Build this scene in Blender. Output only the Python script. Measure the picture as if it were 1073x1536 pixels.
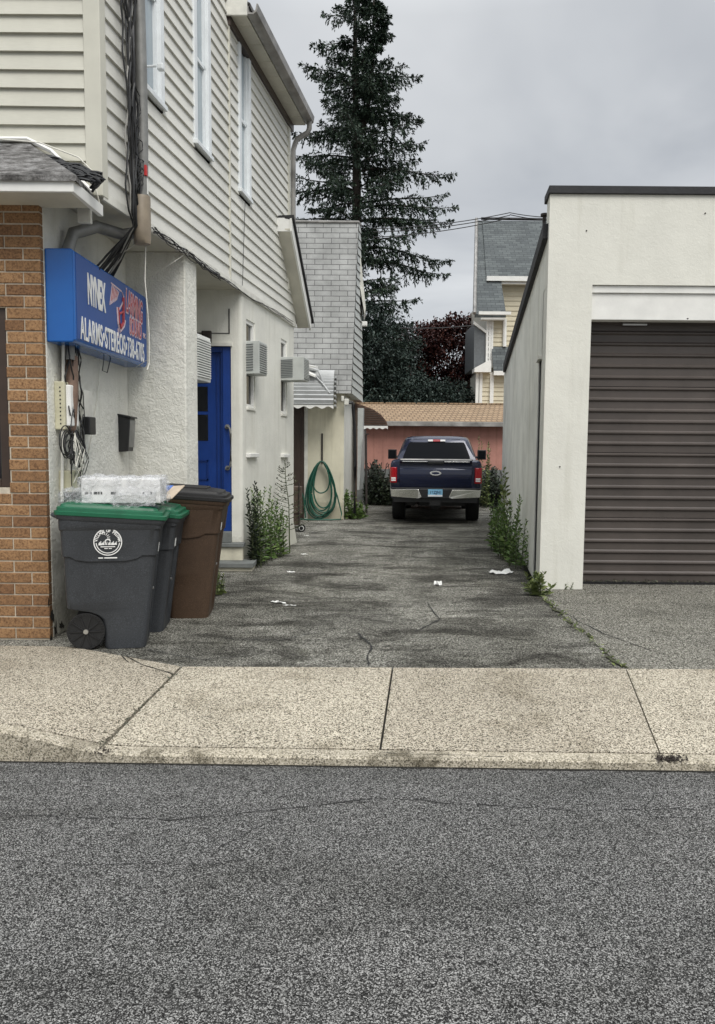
import bpy, math, random
import numpy as np
from mathutils import Vector, Matrix, noise as mnoise
R = math.radians
S = bpy.context.scene
for o in list(bpy.data.objects): bpy.data.objects.remove(o)

# ------------------------------------------------------------------ camera
FPX, CX, CY, CAMH = 1125.0, 536.5, 768.0, 1.6
PITCH, ROLL = math.atan(93/FPX), R(0.45)
cd = bpy.data.cameras.new('camera'); cam = bpy.data.objects.new('camera', cd); S.collection.objects.link(cam)
cd.sensor_fit = 'VERTICAL'; cd.sensor_height = 36; cd.sensor_width = 36; cd.lens = FPX/1536*36
cd.clip_start = .05; cd.clip_end = 3000
CAMR = Matrix.Rotation(math.pi/2-PITCH, 3, 'X') @ Matrix.Rotation(ROLL, 3, 'Z')
cam.matrix_world = Matrix.Translation((0, 0, CAMH)) @ CAMR.to_4x4()
S.camera = cam

# ------------------------------------------------------------------ sky, sun, exposure
SUN_EL, SUN_AZ = R(52), R(158)          # azimuth clockwise from +Y: behind the camera, a little to the right
w = bpy.data.worlds.new('World'); S.world = w; w.use_nodes = True
nt = w.node_tree; nt.nodes.clear()
def wn(t, **k):
    n = nt.nodes.new(t)
    for a, b in k.items(): setattr(n, a, b)
    return n
out = wn('ShaderNodeOutputWorld'); bg = wn('ShaderNodeBackground'); bg.inputs['Strength'].default_value = .1
sky = wn('ShaderNodeTexSky', sky_type='NISHITA', sun_disc=False, sun_elevation=SUN_EL, sun_rotation=SUN_AZ)
tc = wn('ShaderNodeTexCoord')
sep = wn('ShaderNodeSeparateXYZ'); nt.links.new(tc.outputs['Generated'], sep.inputs[0])
# project the view direction on a flat cloud deck so that clouds get smaller to the horizon
zp = wn('ShaderNodeMath', operation='MAXIMUM'); nt.links.new(sep.outputs[2], zp.inputs[0]); zp.inputs[1].default_value = .0
za = wn('ShaderNodeMath', operation='ADD'); nt.links.new(zp.outputs[0], za.inputs[0]); za.inputs[1].default_value = .12
dx = wn('ShaderNodeMath', operation='DIVIDE'); dy = wn('ShaderNodeMath', operation='DIVIDE')
nt.links.new(sep.outputs[0], dx.inputs[0]); nt.links.new(za.outputs[0], dx.inputs[1])
nt.links.new(sep.outputs[1], dy.inputs[0]); nt.links.new(za.outputs[0], dy.inputs[1])
cmb = wn('ShaderNodeCombineXYZ'); nt.links.new(dx.outputs[0], cmb.inputs[0]); nt.links.new(dy.outputs[0], cmb.inputs[1])
cn = wn('ShaderNodeTexNoise'); cn.inputs['Scale'].default_value = .95; cn.inputs['Detail'].default_value = 5; cn.inputs['Roughness'].default_value = .5
cn.inputs['Distortion'].default_value = .4
nt.links.new(cmb.outputs[0], cn.inputs['Vector'])
cr = wn('ShaderNodeValToRGB'); nt.links.new(cn.outputs['Fac'], cr.inputs[0])
cr.color_ramp.elements[0].position = .36; cr.color_ramp.elements[0].color = (3.5, 3.66, 3.88, 1)
cr.color_ramp.elements[1].position = .62; cr.color_ramp.elements[1].color = (5.2, 5.32, 5.42, 1)
# an overcast sky is brighter overhead than at the horizon
gr = wn('ShaderNodeMapRange'); nt.links.new(zp.outputs[0], gr.inputs[0])
gr.inputs[1].default_value = .48; gr.inputs[2].default_value = 1; gr.inputs[3].default_value = 1.0; gr.inputs[4].default_value = 3.6
mulc = wn('ShaderNodeMix', data_type='RGBA', blend_type='MULTIPLY'); mulc.inputs[0].default_value = 1
nt.links.new(cr.outputs[0], mulc.inputs[6]); nt.links.new(gr.outputs[0], mulc.inputs[7])
mx = wn('ShaderNodeMix', data_type='RGBA'); mx.inputs[0].default_value = .93
nt.links.new(sky.outputs[0], mx.inputs[6]); nt.links.new(mulc.outputs[2], mx.inputs[7])
nt.links.new(mx.outputs[2], bg.inputs[0]); nt.links.new(bg.outputs[0], out.inputs[0])
sd = bpy.data.lights.new('sun', 'SUN'); sd.energy = 1.5; sd.angle = R(35); sd.color = (1, .965, .9)
sun = bpy.data.objects.new('sun', sd); S.collection.objects.link(sun)
sv = Vector((math.sin(SUN_AZ)*math.cos(SUN_EL), math.cos(SUN_AZ)*math.cos(SUN_EL), math.sin(SUN_EL)))
sun.rotation_euler = sv.to_track_quat('Z', 'Y').to_euler()
S.view_settings.view_transform = 'Standard'; S.view_settings.look = 'None'
S.view_settings.exposure = .50; S.view_settings.gamma = 1
S.cycles.max_bounces = 8; S.cycles.transparent_max_bounces = 16
rng = random.Random(7)

# ------------------------------------------------------------------ helpers
def ray(px, py): return CAMR @ Vector(((px-CX)/FPX, -(py-CY)/FPX, -1))
def at(px, py, Y):
    d = ray(px, py); t = Y/d.y
    return Vector((d.x*t, Y, CAMH+d.z*t))
def gnd(px, py, z=0.):
    d = ray(px, py); t = (z-CAMH)/d.z
    return Vector((d.x*t, d.y*t, z))

MATS = {}
class NT:
    def __init__(s, name):
        s.m = bpy.data.materials.new(name); s.m.use_nodes = True; s.t = s.m.node_tree
        s.b = s.t.nodes['Principled BSDF']; s.tc = s.t.nodes.new('ShaderNodeTexCoord')
        MATS[name] = s.m
    def n(s, t, **k):
        x = s.t.nodes.new(t)
        for a, b in k.items(): setattr(x, a, b)
        return x
    def l(s, a, b): s.t.links.new(a, b)
    def map(s, scale=(1, 1, 1), coord='Object'):
        g = s.n('ShaderNodeMapping'); g.inputs['Scale'].default_value = scale
        s.l(s.tc.outputs[coord], g.inputs[0]); return g.outputs[0]
    def noise(s, scale, detail=3, rough=.55, vec=None, dist=0):
        x = s.n('ShaderNodeTexNoise'); x.inputs['Scale'].default_value = scale; x.inputs['Detail'].default_value = detail
        x.inputs['Roughness'].default_value = rough; x.inputs['Distortion'].default_value = dist
        s.l(vec if vec is not None else s.tc.outputs['Object'], x.inputs['Vector']); return x.outputs['Fac']
    def vor(s, scale, vec=None, feature='F1', out='Distance'):
        x = s.n('ShaderNodeTexVoronoi', feature=feature); x.inputs['Scale'].default_value = scale
        s.l(vec if vec is not None else s.tc.outputs['Object'], x.inputs['Vector']); return x.outputs[out]
    def ramp(s, fac, stops):
        x = s.n('ShaderNodeValToRGB'); e = x.color_ramp.elements
        while len(e) < len(stops): e.new(.5)
        for i, (p, c) in enumerate(stops):
            e[i].position = p; e[i].color = (*c, 1) if hasattr(c, '__len__') else (c, c, c, 1)
        s.l(fac, x.inputs[0]); return x.outputs[0]
    def mix(s, fac, a, b, mode='MIX'):
        x = s.n('ShaderNodeMix', data_type='RGBA', blend_type=mode)
        for v, i in ((fac, 0), (a, 6), (b, 7)):
            if hasattr(v, 'node'): s.l(v, x.inputs[i])
            else: x.inputs[i].default_value = v if i == 0 else (*v, 1)
        return x.outputs[2]
    def math(s, op, a, b=None):
        x = s.n('ShaderNodeMath', operation=op)
        for v, i in ((a, 0), (b, 1)):
            if v is None: continue
            if hasattr(v, 'node'): s.l(v, x.inputs[i])
            else: x.inputs[i].default_value = v
        return x.outputs[0]
    def col(s, c): s.l(c, s.b.inputs['Base Color']) if hasattr(c, 'node') else setattr(s.b.inputs['Base Color'], 'default_value', (*c, 1))
    def bump(s, h, strength=.3, dist=.01):
        x = s.n('ShaderNodeBump'); x.inputs['Strength'].default_value = strength; x.inputs['Distance'].default_value = dist
        s.l(h, x.inputs['Height']); s.l(x.outputs[0], s.b.inputs['Normal'])
    def rough(s, r): s.b.inputs['Roughness'].default_value = r
    def set(s, **k):
        for a, v in k.items(): s.b.inputs[a.replace('_', ' ')].default_value = v

def simple(name, c, rough=.6, var=.12, scale=6, bump=0., bscale=80, metal=0., spec=.5):
    g = NT(name)
    f = g.noise(scale, 5, .6); c = np.array(c)
    g.col(g.ramp(f, [(.3, tuple(c*(1-var))), (.7, tuple(np.minimum(c*(1+var), 1)))]))
    g.rough(rough); g.set(Metallic=metal, Specular_IOR_Level=spec)
    if bump: g.bump(g.noise(bscale, 3), bump, .01)
    return g.m

# --- ground materials
def speckle(name, stops, scale, c_big, big_scale=.9, bump=.6, streak=None, moss=None):
    g = NT(name)
    v = g.noise(scale, 2.5, .75)
    v2 = g.vor(scale*1.15, feature='F1', out='Color')
    sepc = g.n('ShaderNodeSeparateColor'); g.l(v2, sepc.inputs[0])
    fac = g.math('ADD', g.math('MULTIPLY', v, .5), g.math('MULTIPLY', sepc.outputs[0], .5))
    c = g.ramp(fac, stops)
    b = g.ramp(g.noise(big_scale, 6, .62), [(.3, c_big[0]), (.7, c_big[1])])
    c = g.mix(1, c, b, 'MULTIPLY')
    if streak:
        for sc, mp, th, dk, am in streak:
            s_ = g.ramp(g.noise(sc, 7, .68, g.map(mp), .6), [(th, dk), (th+.13, (1, 1, 1))])
            c = g.mix(am, c, s_, 'MULTIPLY')
    if name == 'sidewalk concrete':
        c = g.mix(1, c, g.ramp(g.n('ShaderNodeNewGeometry').outputs['Random Per Island'], [(0, (.9, .89, .88)), (1, (1.06, 1.06, 1.05))]), 'MULTIPLY')
    if moss:
        c = g.mix(g.ramp(g.noise(moss[0], 6, .7), [(.6, 0.), (.74, moss[2])]), c, moss[1])
    g.col(c); g.rough(.9); g.set(Specular_IOR_Level=.12); g.bump(fac, bump, .006)
    return g.m
speckle('road asphalt', [(.28, .010), (.44, .045), (.56, .105), (.74, .42)], 225, ((.80, .795, .77), (1.06, 1.04, 1.0)), .7, .8,
        [(1.3, (.5, 1.6, 1), .36, (.70, .70, .69), .8), (.5, (.25, 2.2, 1), .38, (.74, .74, .73), .7), (9, (1, 1, 1), .30, (.55, .55, .54), .8)])
speckle('driveway asphalt', [(.28, (.022, .021, .018)), (.43, (.085, .083, .073)), (.57, (.20, .195, .175)), (.77, (.58, .57, .53))], 125, ((.92, .915, .89), (1.42, 1.41, 1.34)), .8, .8,
        [(1.5, (.62, 1.25, 1), .41, (.30, .295, .29), .85), (.42, (1, .3, 1), .44, (.46, .455, .44), .75), (6, (.55, 1.3, 1), .37, (.45, .45, .44), .7)], (1.6, (.05, .052, .03), .5))
speckle('apron asphalt', [(.28, (.026, .025, .021)), (.43, (.085, .083, .073)), (.57, (.175, .17, .15)), (.77, (.52, .51, .47))], 125, ((.86, .85, .82), (1.14, 1.12, 1.06)), .9, .8,
        [(1.6, (.6, 1.6, 1), .36, (.5, .5, .48), .6)])
speckle('sidewalk concrete', [(.33, (.05, .043, .032)), (.42, (.25, .222, .172)), (.50, (.50, .455, .37)), (.8, (.71, .66, .56))], 150,
        ((.82, .81, .79), (1.1, 1.09, 1.07)), .8, .7, [(1.5, (1, 1, 1), .33, (.62, .60, .56), .6)])
speckle('kerb concrete', [(.27, (.10, .09, .07)), (.43, (.34, .305, .235)), (.56, (.47, .425, .335)), (.8, (.68, .62, .52))], 150,
        ((.85, .85, .85), (1.05, 1.04, 1.02)), 1.4, .5, [(3.2, (1, 1, 1), .36, (.25, .24, .21), .85)])
simple('earth', (.05, .048, .04), .95, .3, 2, .5, 40)
simple('joint dirt', (.022, .02, .015), .95, .4, 8)
simple('tar crack', (.022, .022, .021), .9, .3, 9)
simple('moss', (.045, .05, .02), .95, .4, 30, .5, 60)

# --- wall materials
def stucco(name, c, bump, bscale, stain=.25, dist=.02):
    g = NT(name); c = np.array(c)
    base = g.ramp(g.noise(1.6, 6, .62), [(.28, tuple(c*(1-stain*.7))), (.66, tuple(c))])
    run = g.ramp(g.noise(3.0, 6, .6, g.map((2.2, 2.2, .22))), [(.30, (.72, .71, .66)), (.48, (1, 1, 1))])
    cc = g.mix(stain*2, base, run, 'MULTIPLY')
    # splash dirt just above the ground, broken up by noise
    sp = g.n('ShaderNodeSeparateXYZ'); ge = g.n('ShaderNodeNewGeometry'); g.l(ge.outputs['Position'], sp.inputs[0])
    zz = g.math('ADD', sp.outputs[2], g.math('MULTIPLY', g.noise(7, 6, .75), -.55))
    dirt = g.ramp(zz, [(-.0, (.42, .41, .36)), (.16, (1, 1, 1))])
    if 'garage' not in name: cc = g.mix(.6, cc, dirt, 'MULTIPLY')
    g.col(cc); g.rough(.85); g.set(Specular_IOR_Level=.3)
    h = g.math('ADD', g.noise(bscale, 4, .6, None, 1.2), g.math('MULTIPLY', g.noise(5, 2), 1.2)); g.bump(h, bump, dist)
    return g.m
stucco('smooth stucco', (.79, .78, .71), .22, 30, .22)
stucco('rough stucco', (.80, .79, .72), .6, 22, .2, .03)
stucco('garage stucco', (.75, .74, .67), .18, 24, .16, .02)
stucco('garage side stucco', (.80, .80, .735), .2, 18, .34, .02)
stucco('cream stucco', (.74, .70, .55), .15, 30, .3)
stucco('salmon stucco', (.54, .27, .22), .2, 20, .4)
def vinyl(name, c, var=.06):
    g = NT(name); c = np.array(c)
    a = g.ramp(g.noise(1.1, 5, .6, g.map((1, 1, .5))), [(.3, tuple(c*(1-var*2.2))), (.7, tuple(c*(1+var)))])
    b = g.ramp(g.noise(40, 3, .6, g.map((.25, .25, 3))), [(.3, tuple([.95]*3)), (.7, tuple([1.03]*3))])
    g.col(g.mix(1, a, b, 'MULTIPLY')); g.rough(.5); g.set(Specular_IOR_Level=.35)
    g.bump(g.noise(60, 3, .6, g.map((.15, .15, 2.5))), .08, .004)
    return g.m
vinyl('vinyl siding', (.62, .605, .52)); vinyl('side vinyl siding', (.70, .69, .635)); vinyl('far vinyl siding', (.66, .60, .45))
g = NT('brick'); ge = g.n('ShaderNodeNewGeometry')
base = g.ramp(ge.outputs['Random Per Island'], [(0, (.20, .105, .05)), (.5, (.275, .155, .073)), (1, (.345, .20, .098))])
sp = g.ramp(g.noise(62, 4, .75, g.map((1, 1, 1))), [(.36, (.42, .34, .28)), (.52, (1, 1, 1)), (.72, (1.35, 1.3, 1.2))])
g.col(g.mix(1, base, sp, 'MULTIPLY')); g.rough(.85); g.bump(g.noise(62, 4, .75), .6, .006)
simple('mortar', (.52, .46, .37), .95, .2, 20, .4, 60)
def shingle(name, c1, c2, gap, bw, rh, squash=1, vary=.25, axes='XZ', slope=1., mort=.012):
    g = NT(name); sx = g.n('ShaderNodeSeparateXYZ'); g.l(g.tc.outputs['Object'], sx.inputs[0])
    cb = g.n('ShaderNodeCombineXYZ')
    ax = {'X': sx.outputs[0], 'Y': sx.outputs[1], 'Z': sx.outputs[2]}
    g.l(ax[axes[0]], cb.inputs[0]); g.l(g.math('MULTIPLY', ax[axes[1]], slope), cb.inputs[1])
    br = g.n('ShaderNodeTexBrick'); br.inputs['Scale'].default_value = 1; br.inputs['Brick Width'].default_value = bw
    br.inputs['Row Height'].default_value = rh; br.inputs['Mortar Size'].default_value = mort; br.inputs['Mortar Smooth'].default_value = .1
    br.inputs['Color1'].default_value = (*c1, 1); br.inputs['Color2'].default_value = (*c2, 1); br.inputs['Mortar'].default_value = (*gap, 1)
    g.l(cb.outputs[0], br.inputs['Vector'])
    n_ = g.ramp(g.noise(2.2, 6, .65), [(.3, tuple([1-vary]*3)), (.7, tuple([1+vary*.4]*3))])
    gr_ = g.ramp(g.noise(90, 3, .7), [(.3, (.82,)*3), (.7, (1.15,)*3)])
    g.col(g.mix(1, g.mix(1, br.outputs['Color'], n_, 'MULTIPLY'), gr_, 'MULTIPLY')); g.rough(.9)
    g.bump(g.math('SUBTRACT', 1, br.outputs['Fac']), .5, .01); return g.m
shingle('grey asbestos shingle', (.475, .48, .47), (.42, .425, .415), (.17, .17, .17), .37, .117, vary=.3, mort=.008)
shingle('grey side shingle', (.45, .46, .45), (.40, .41, .40), (.07, .07, .07), .9, .185, axes='YZ', mort=.02)
shingle('tan shingle', (.36, .255, .16), (.31, .215, .13), (.17, .115, .07), .17, .13, axes='XZ', slope=1.6, vary=.2, mort=.02)
shingle('slate shingle', (.125, .14, .14), (.075, .085, .088), (.04, .045, .05), .34, .15, axes='XZ', slope=1.3, vary=.15, mort=.008)
g = NT('old black shingle'); g.col(g.mix(1, g.ramp(g.noise(7, 6, .7, g.map((1, 2.2, 1))), [(.36, (.03, .028, .027)), (.47, (.12, .115, .11)), (.62, (.27, .265, .26))]), g.ramp(g.noise(110, 3), [(.3, (.7,)*3), (.7, (1.25,)*3)]), 'MULTIPLY')); g.rough(.95); g.bump(g.noise(9, 6, .7), .9, .03)
simple('roof membrane', (.018, .018, .02), .7, .3, 9, .3, 40)
simple('white paint', (.78, .775, .74), .5, .07, 5, .08, 40)
simple('weathered white paint', (.68, .67, .61), .6, .16, 5, .15, 30)
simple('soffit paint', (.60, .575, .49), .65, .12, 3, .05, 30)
simple('gutter paint', (.27, .26, .245), .45, .45, 3, .1, 30)
simple('white frame', (.76, .79, .80), .4, .06, 6)
simple('trim board', (.60, .585, .50), .5, .06, 3)
g = NT('window glass'); g.col(g.ramp(g.noise(.8, 3), [(.3, (.30, .36, .40)), (.7, (.45, .51, .54))])); g.rough(.08); g.set(Specular_IOR_Level=.6)
g = NT('dark glass'); g.col(g.ramp(g.noise(1.3, 3), [(.3, (.008, .009, .011)), (.7, (.02, .022, .026))])); g.rough(.07); g.set(Specular_IOR_Level=.6)
g = NT('tinted glass'); g.col((.006, .007, .009)); g.rough(.06); g.set(Specular_IOR_Level=.09)
simple('dark brown metal', (.045, .028, .02), .45, .15, 5)
simple('brown roller steel', (.074, .061, .054), .4, .24, 1.3, .12, 5, spec=.5)
simple('blue paint', (.008, .045, .235), .38, .14, 4, .06, 30)
simple('dark blue paint', (.006, .032, .17), .4, .15, 4)
simple('bluestone', (.17, .18, .175), .75, .25, 5, .25, 40)
simple('step stucco', (.58, .55, .44), .85, .2, 6, .3, 40)
g = NT('sign plastic'); g.col(g.ramp(g.noise(2.5, 5), [(.3, (.008, .095, .36)), (.7, (.012, .125, .43))])); g.rough(.2); g.set(Specular_IOR_Level=.55)
g = NT('sign face plastic'); g.col(g.ramp(g.noise(3, 5), [(.3, (.022, .075, .27)), (.7, (.03, .09, .31))])); g.rough(.42); g.set(Specular_IOR_Level=.3)
simple('white lettering', (.80, .80, .78), .5, .06, 12)
simple('red lettering', (.42, .06, .07), .5, .25, 25)
simple('pink lettering', (.66, .50, .53), .5, .2, 30)
simple('black cable', (.012, .012, .013), .45, .3, 12)
simple('grey cable', (.30, .29, .27), .5, .2, 12)
simple('white cable', (.66, .64, .57), .5, .12, 12)
simple('brown tape', (.20, .13, .095), .6, .2, 20, .3, 60)
simple('grey conduit', (.22, .22, .21), .5, .25, 6, .1, 30, metal=.3)
simple('tan conduit', (.25, .205, .15), .55, .2, 8)
simple('red tag', (.55, .03, .03), .5, .1, 8)
simple('cream plastic', (.55, .525, .38), .5, .14, 8)
simple('black plastic', (.012, .012, .013), .42, .3, 8)
simple('dark plastic', (.05, .05, .05), .5, .3, 8)
def bin_plastic(name, c):
    g = NT(name); c = np.array(c)
    a = g.ramp(g.noise(150, 2, .7), [(.32, tuple(c*.62)), (.6, tuple(c)), (.76, tuple(c*1.9))])
    b = g.ramp(g.noise(2.4, 6, .65, g.map((1, 1, .6))), [(.3, (.75,)*3), (.7, (1.15,)*3)])
    g.col(g.mix(1, a, b, 'MULTIPLY')); g.rough(.52); g.set(Specular_IOR_Level=.35); g.bump(g.noise(150, 2), .08, .003)
bin_plastic('grey bin plastic', (.05, .054, .06)); bin_plastic('brown bin plastic', (.078, .048, .030)); bin_plastic('dark lid plastic', (.019, .018, .018))
simple('green lid plastic', (.008, .105, .05), .4, .18, 5, .04, 60)
simple('bin rubber', (.010, .010, .010), .7, .3, 20, .2, 60)
simple('bright metal', (.55, .55, .54), .3, .1, 8, metal=.9)
simple('ac casing', (.48, .50, .48), .5, .1, 6); simple('ac white', (.70, .71, .68), .45, .08, 6)
simple('ac grille', (.12, .13, .135), .5, .2, 9); simple('dark void', (.006, .006, .006), .9, .1, 5)
simple('awning metal', (.42, .43, .43), .45, .12, 4, metal=.1); simple('brown awning metal', (.125, .065, .042), .55, .15, 5)
simple('weathered brown wood', (.085, .06, .045), .8, .35, 9, .3, 30)
simple('hose rubber', (.012, .085, .055), .35, .25, 6)
simple('rusty iron', (.035, .028, .025), .7, .4, 14)
simple('paper', (.80, .80, .77), .8, .06, 30); simple('blue print', (.09, .18, .52), .5, .3, 14); simple('cardboard', (.52, .43, .33), .8, .12, 14)
g = NT('carton white'); g.col((.78, .78, .77)); g.rough(.6)
g = NT('clear plastic film'); g.col((.8, .81, .83)); g.rough(.1); g.set(Alpha=.2, Specular_IOR_Level=1., Coat_Weight=.5, Coat_Roughness=.05); g.bump(g.noise(14, 5, .65, None, 1.5), 1., .05)
al_ = g.ramp(g.noise(9, 5, .7, None, 1.), [(.38, .05), (.66, .45)]); g.l(al_, g.b.inputs['Alpha'])
g.set(Specular_IOR_Level=1.)
# --- truck
g = NT('navy car paint'); g.col((.0045, .009, .036)); g.rough(.2); g.set(Metallic=.25, Coat_Weight=.7, Coat_Roughness=.03)
g = NT('chrome'); g.col((.80, .79, .76)); g.rough(.2); g.set(Metallic=1.); g.bump(g.noise(12, 4), .08, .01)
g = NT('tail lamp red'); g.col((.34, .005, .012)); g.rough(.12); g.set(Coat_Weight=.6)
g = NT('reversing lamp white'); g.col((.75, .74, .73)); g.rough(.15)
simple('tyre rubber', (.011, .011, .011), .85, .3, 14); simple('plate blue', (.22, .47, .66), .45, .15, 7); simple('plate white', (.78, .80, .82), .45, .05, 9)
simple('plate ink', (.015, .03, .11), .5, .1, 9); simple('emblem blue', (.012, .018, .05), .35, .1, 9)
# --- plants
def leafmat(name, c1, c2, c3, rough=.55):
    g = NT(name); ge = g.n('ShaderNodeNewGeometry')
    a = g.ramp(ge.outputs['Random Per Island'], [(0, c1), (.55, c2), (1, c3)])
    b = g.ramp(g.noise(.55, 4, .6), [(.3, (.62,)*3), (.7, (1.35,)*3)])
    g.col(g.mix(1, a, b, 'MULTIPLY')); g.rough(rough); g.set(Specular_IOR_Level=.3)
    return g.m
leafmat('spruce needles', (.016, .03, .022), (.03, .052, .034), (.055, .08, .048))
leafmat('evergreen leaves', (.010, .019, .016), (.022, .037, .030), (.055, .078, .064))
leafmat('maple leaves', (.03, .010, .011), (.068, .020, .018), (.12, .04, .026))
leafmat('weed leaves', (.05, .095, .022), (.105, .18, .044), (.20, .28, .085))
leafmat('olive weed leaves', (.06, .09, .028), (.13, .165, .05), (.23, .26, .10))
leafmat('dark ivy leaves', (.010, .016, .010), (.02, .03, .017), (.045, .06, .03))
leafmat('dry plant stems', (.05, .06, .04), (.085, .085, .06), (.14, .13, .09))
simple('bark', (.045, .036, .03), .95, .35, 6, .6, 20); simple('green stem', (.06, .075, .03), .7, .2, 9)

ROOT = {}
class MB:
    def __init__(s): s.v = []; s.f = []
    def add(s, vs, fs):
        b = len(s.v); s.v += [tuple(x) for x in vs]; s.f += [tuple(b+i for i in f) for f in fs]
    def quad(s, *p): s.add(p, [tuple(range(len(p)))])
    def box(s, x0, x1, y0, y1, z0, z1): s.prism([(x0, y0), (x1, y0), (x1, y1), (x0, y1)], z0, z1)
    def prism(s, poly, z0, z1):
        n = len(poly); z0 = z0 if hasattr(z0, '__len__') else [z0]*n; z1 = z1 if hasattr(z1, '__len__') else [z1]*n
        vs = [(p[0], p[1], z0[i]) for i, p in enumerate(poly)]+[(p[0], p[1], z1[i]) for i, p in enumerate(poly)]
        s.add(vs, [tuple(reversed(range(n))), tuple(range(n, 2*n))]+[(i, (i+1) % n, n+(i+1) % n, n+i) for i in range(n)])
    def extr(s, pts, d):        # extrude a 3-D polygon along d
        n = len(pts); d = Vector(d); P = [Vector(p) for p in pts]
        s.add(P+[p+d for p in P], [tuple(reversed(range(n))), tuple(range(n, 2*n))]+[(i, (i+1) % n, n+(i+1) % n, n+i) for i in range(n)])
    def obox(s, c, ax, ay, az):  # oriented box: centre and three half axes
        c, ax, ay, az = map(Vector, (c, ax, ay, az))
        vs = [c+i*ax+j*ay+k*az for k in (-1, 1) for (i, j) in ((-1, -1), (1, -1), (1, 1), (-1, 1))]
        s.add(vs, [(3, 2, 1, 0), (4, 5, 6, 7), (0, 1, 5, 4), (1, 2, 6, 5), (2, 3, 7, 6), (3, 0, 4, 7)])
    def tube(s, pts, r, n=8, cap=True):
        P = [Vector(p) for p in pts]; rs = r if hasattr(r, '__len__') else [r]*len(P); rings = []; up = None
        for i, p in enumerate(P):
            t = (P[min(i+1, len(P)-1)]-P[max(i-1, 0)])
            t = t.normalized() if t.length > 1e-9 else Vector((0, 0, 1))
            if up is None: up = Vector((0, 0, 1)) if abs(t.z) < .9 else Vector((1, 0, 0))
            a = t.cross(up)
            a = a.normalized() if a.length > 1e-6 else t.orthogonal().normalized()
            b = t.cross(a).normalized(); up = -b if False else up
            rings.append([p+(a*math.cos(2*math.pi*k/n)+b*math.sin(2*math.pi*k/n))*rs[i] for k in range(n)])
        s.loft(rings, cap)
    def loft(s, rings, cap=True):
        n = len(rings[0]); b = len(s.v); vs = [q for r_ in rings for q in r_]; fs = []
        for i in range(len(rings)-1):
            for k in range(n): fs.append((i*n+k, i*n+(k+1) % n, (i+1)*n+(k+1) % n, (i+1)*n+k))
        if cap: fs += [tuple(reversed(range(n))), tuple(range((len(rings)-1)*n, len(rings)*n))]
        s.add(vs, fs)
    def cyl(s, c0, c1, r, n=20): s.tube([c0, c1], r, n)
    def build(s, name, mat, parent=None, smooth=None, bevel=0, local=False, kind=None, seg=2, merge=False):
        me = bpy.data.meshes.new(name); off = Vector((0, 0, 0)) if (local or parent is None) else ROOT.get(parent.name, Vector((0, 0, 0)))
        me.from_pydata([(x-off.x, y-off.y, z-off.z) for x, y, z in s.v], [], s.f)
        import bmesh
        bm = bmesh.new(); bm.from_mesh(me)
        if merge: bmesh.ops.remove_doubles(bm, verts=bm.verts, dist=2e-5)
        bmesh.ops.recalc_face_normals(bm, faces=bm.faces); bm.to_mesh(me); bm.free()
        me.materials.append(MATS[mat])
        if smooth: me.shade_smooth(); me.set_sharp_from_angle(angle=R(smooth))
        o = bpy.data.objects.new(name, me); S.collection.objects.link(o)
        if parent: o.parent = parent; ROOT[o.name] = off
        if kind: o['kind'] = kind
        if bevel:
            m = o.modifiers.new('bevel', 'BEVEL'); m.width = bevel; m.segments = seg; m.limit_method = 'ANGLE'; m.angle_limit = R(40)
        return o
def tag(o, label, cat, group=None, kind=None):
    o['label'] = label; o['category'] = cat
    if group: o['group'] = group
    if kind: o['kind'] = kind
    return o
def thing(name, label, cat, loc, rz=0, group=None):
    o = bpy.data.objects.new(name, None); S.collection.objects.link(o); o.location = loc; o.rotation_euler = (0, 0, rz); o.empty_display_size = .1
    ROOT[o.name] = Vector(loc); return tag(o, label, cat, group)
def raw(name, verts, faces, mat, parent=None, smooth=False):
    me = bpy.data.meshes.new(name); off = ROOT.get(parent.name, Vector((0, 0, 0))) if parent else Vector((0, 0, 0))
    verts = np.asarray(verts, float)-np.array(off); me.from_pydata(verts.tolist(), [], faces if isinstance(faces, list) else faces.tolist())
    me.materials.append(MATS[mat]); o = bpy.data.objects.new(name, me); S.collection.objects.link(o)
    if parent: o.parent = parent; ROOT[o.name] = off
    if smooth: me.shade_smooth()
    return o
def text(name, body, mat, mtx, size, sx=1., parent=None, ext=.002, bold=0., spacing=1.):
    cu = bpy.data.curves.new(name, 'FONT'); cu.body = body; cu.size = size; cu.extrude = ext; cu.align_x = 'CENTER'; cu.align_y = 'CENTER'; cu.offset = bold
    cu.space_character = spacing
    t = bpy.data.objects.new(name+'_tmp', cu); S.collection.objects.link(t)
    bpy.context.view_layer.update()
    me = bpy.data.meshes.new_from_object(t.evaluated_get(bpy.context.evaluated_depsgraph_get()))
    bpy.data.objects.remove(t); me.transform(Matrix.Diagonal((sx, 1, 1, 1))); me.transform(mtx)
    off = ROOT.get(parent.name, Vector((0, 0, 0))) if parent else Vector((0, 0, 0))
    me.transform(Matrix.Translation(-off)); me.materials.clear(); me.materials.append(MATS[mat])
    o = bpy.data.objects.new(name, me); S.collection.objects.link(o)
    if parent: o.parent = parent; ROOT[o.name] = off
    return o
def frame(o, x, y):          # matrix with local X, Y along given vectors
    x = Vector(x).normalized(); y = Vector(y); y = (y-x*y.dot(x)).normalized(); z = x.cross(y)
    return Matrix(((x.x, y.x, z.x, o[0]), (x.y, y.y, z.y, o[1]), (x.z, y.z, z.z, o[2]), (0, 0, 0, 1)))
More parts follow.
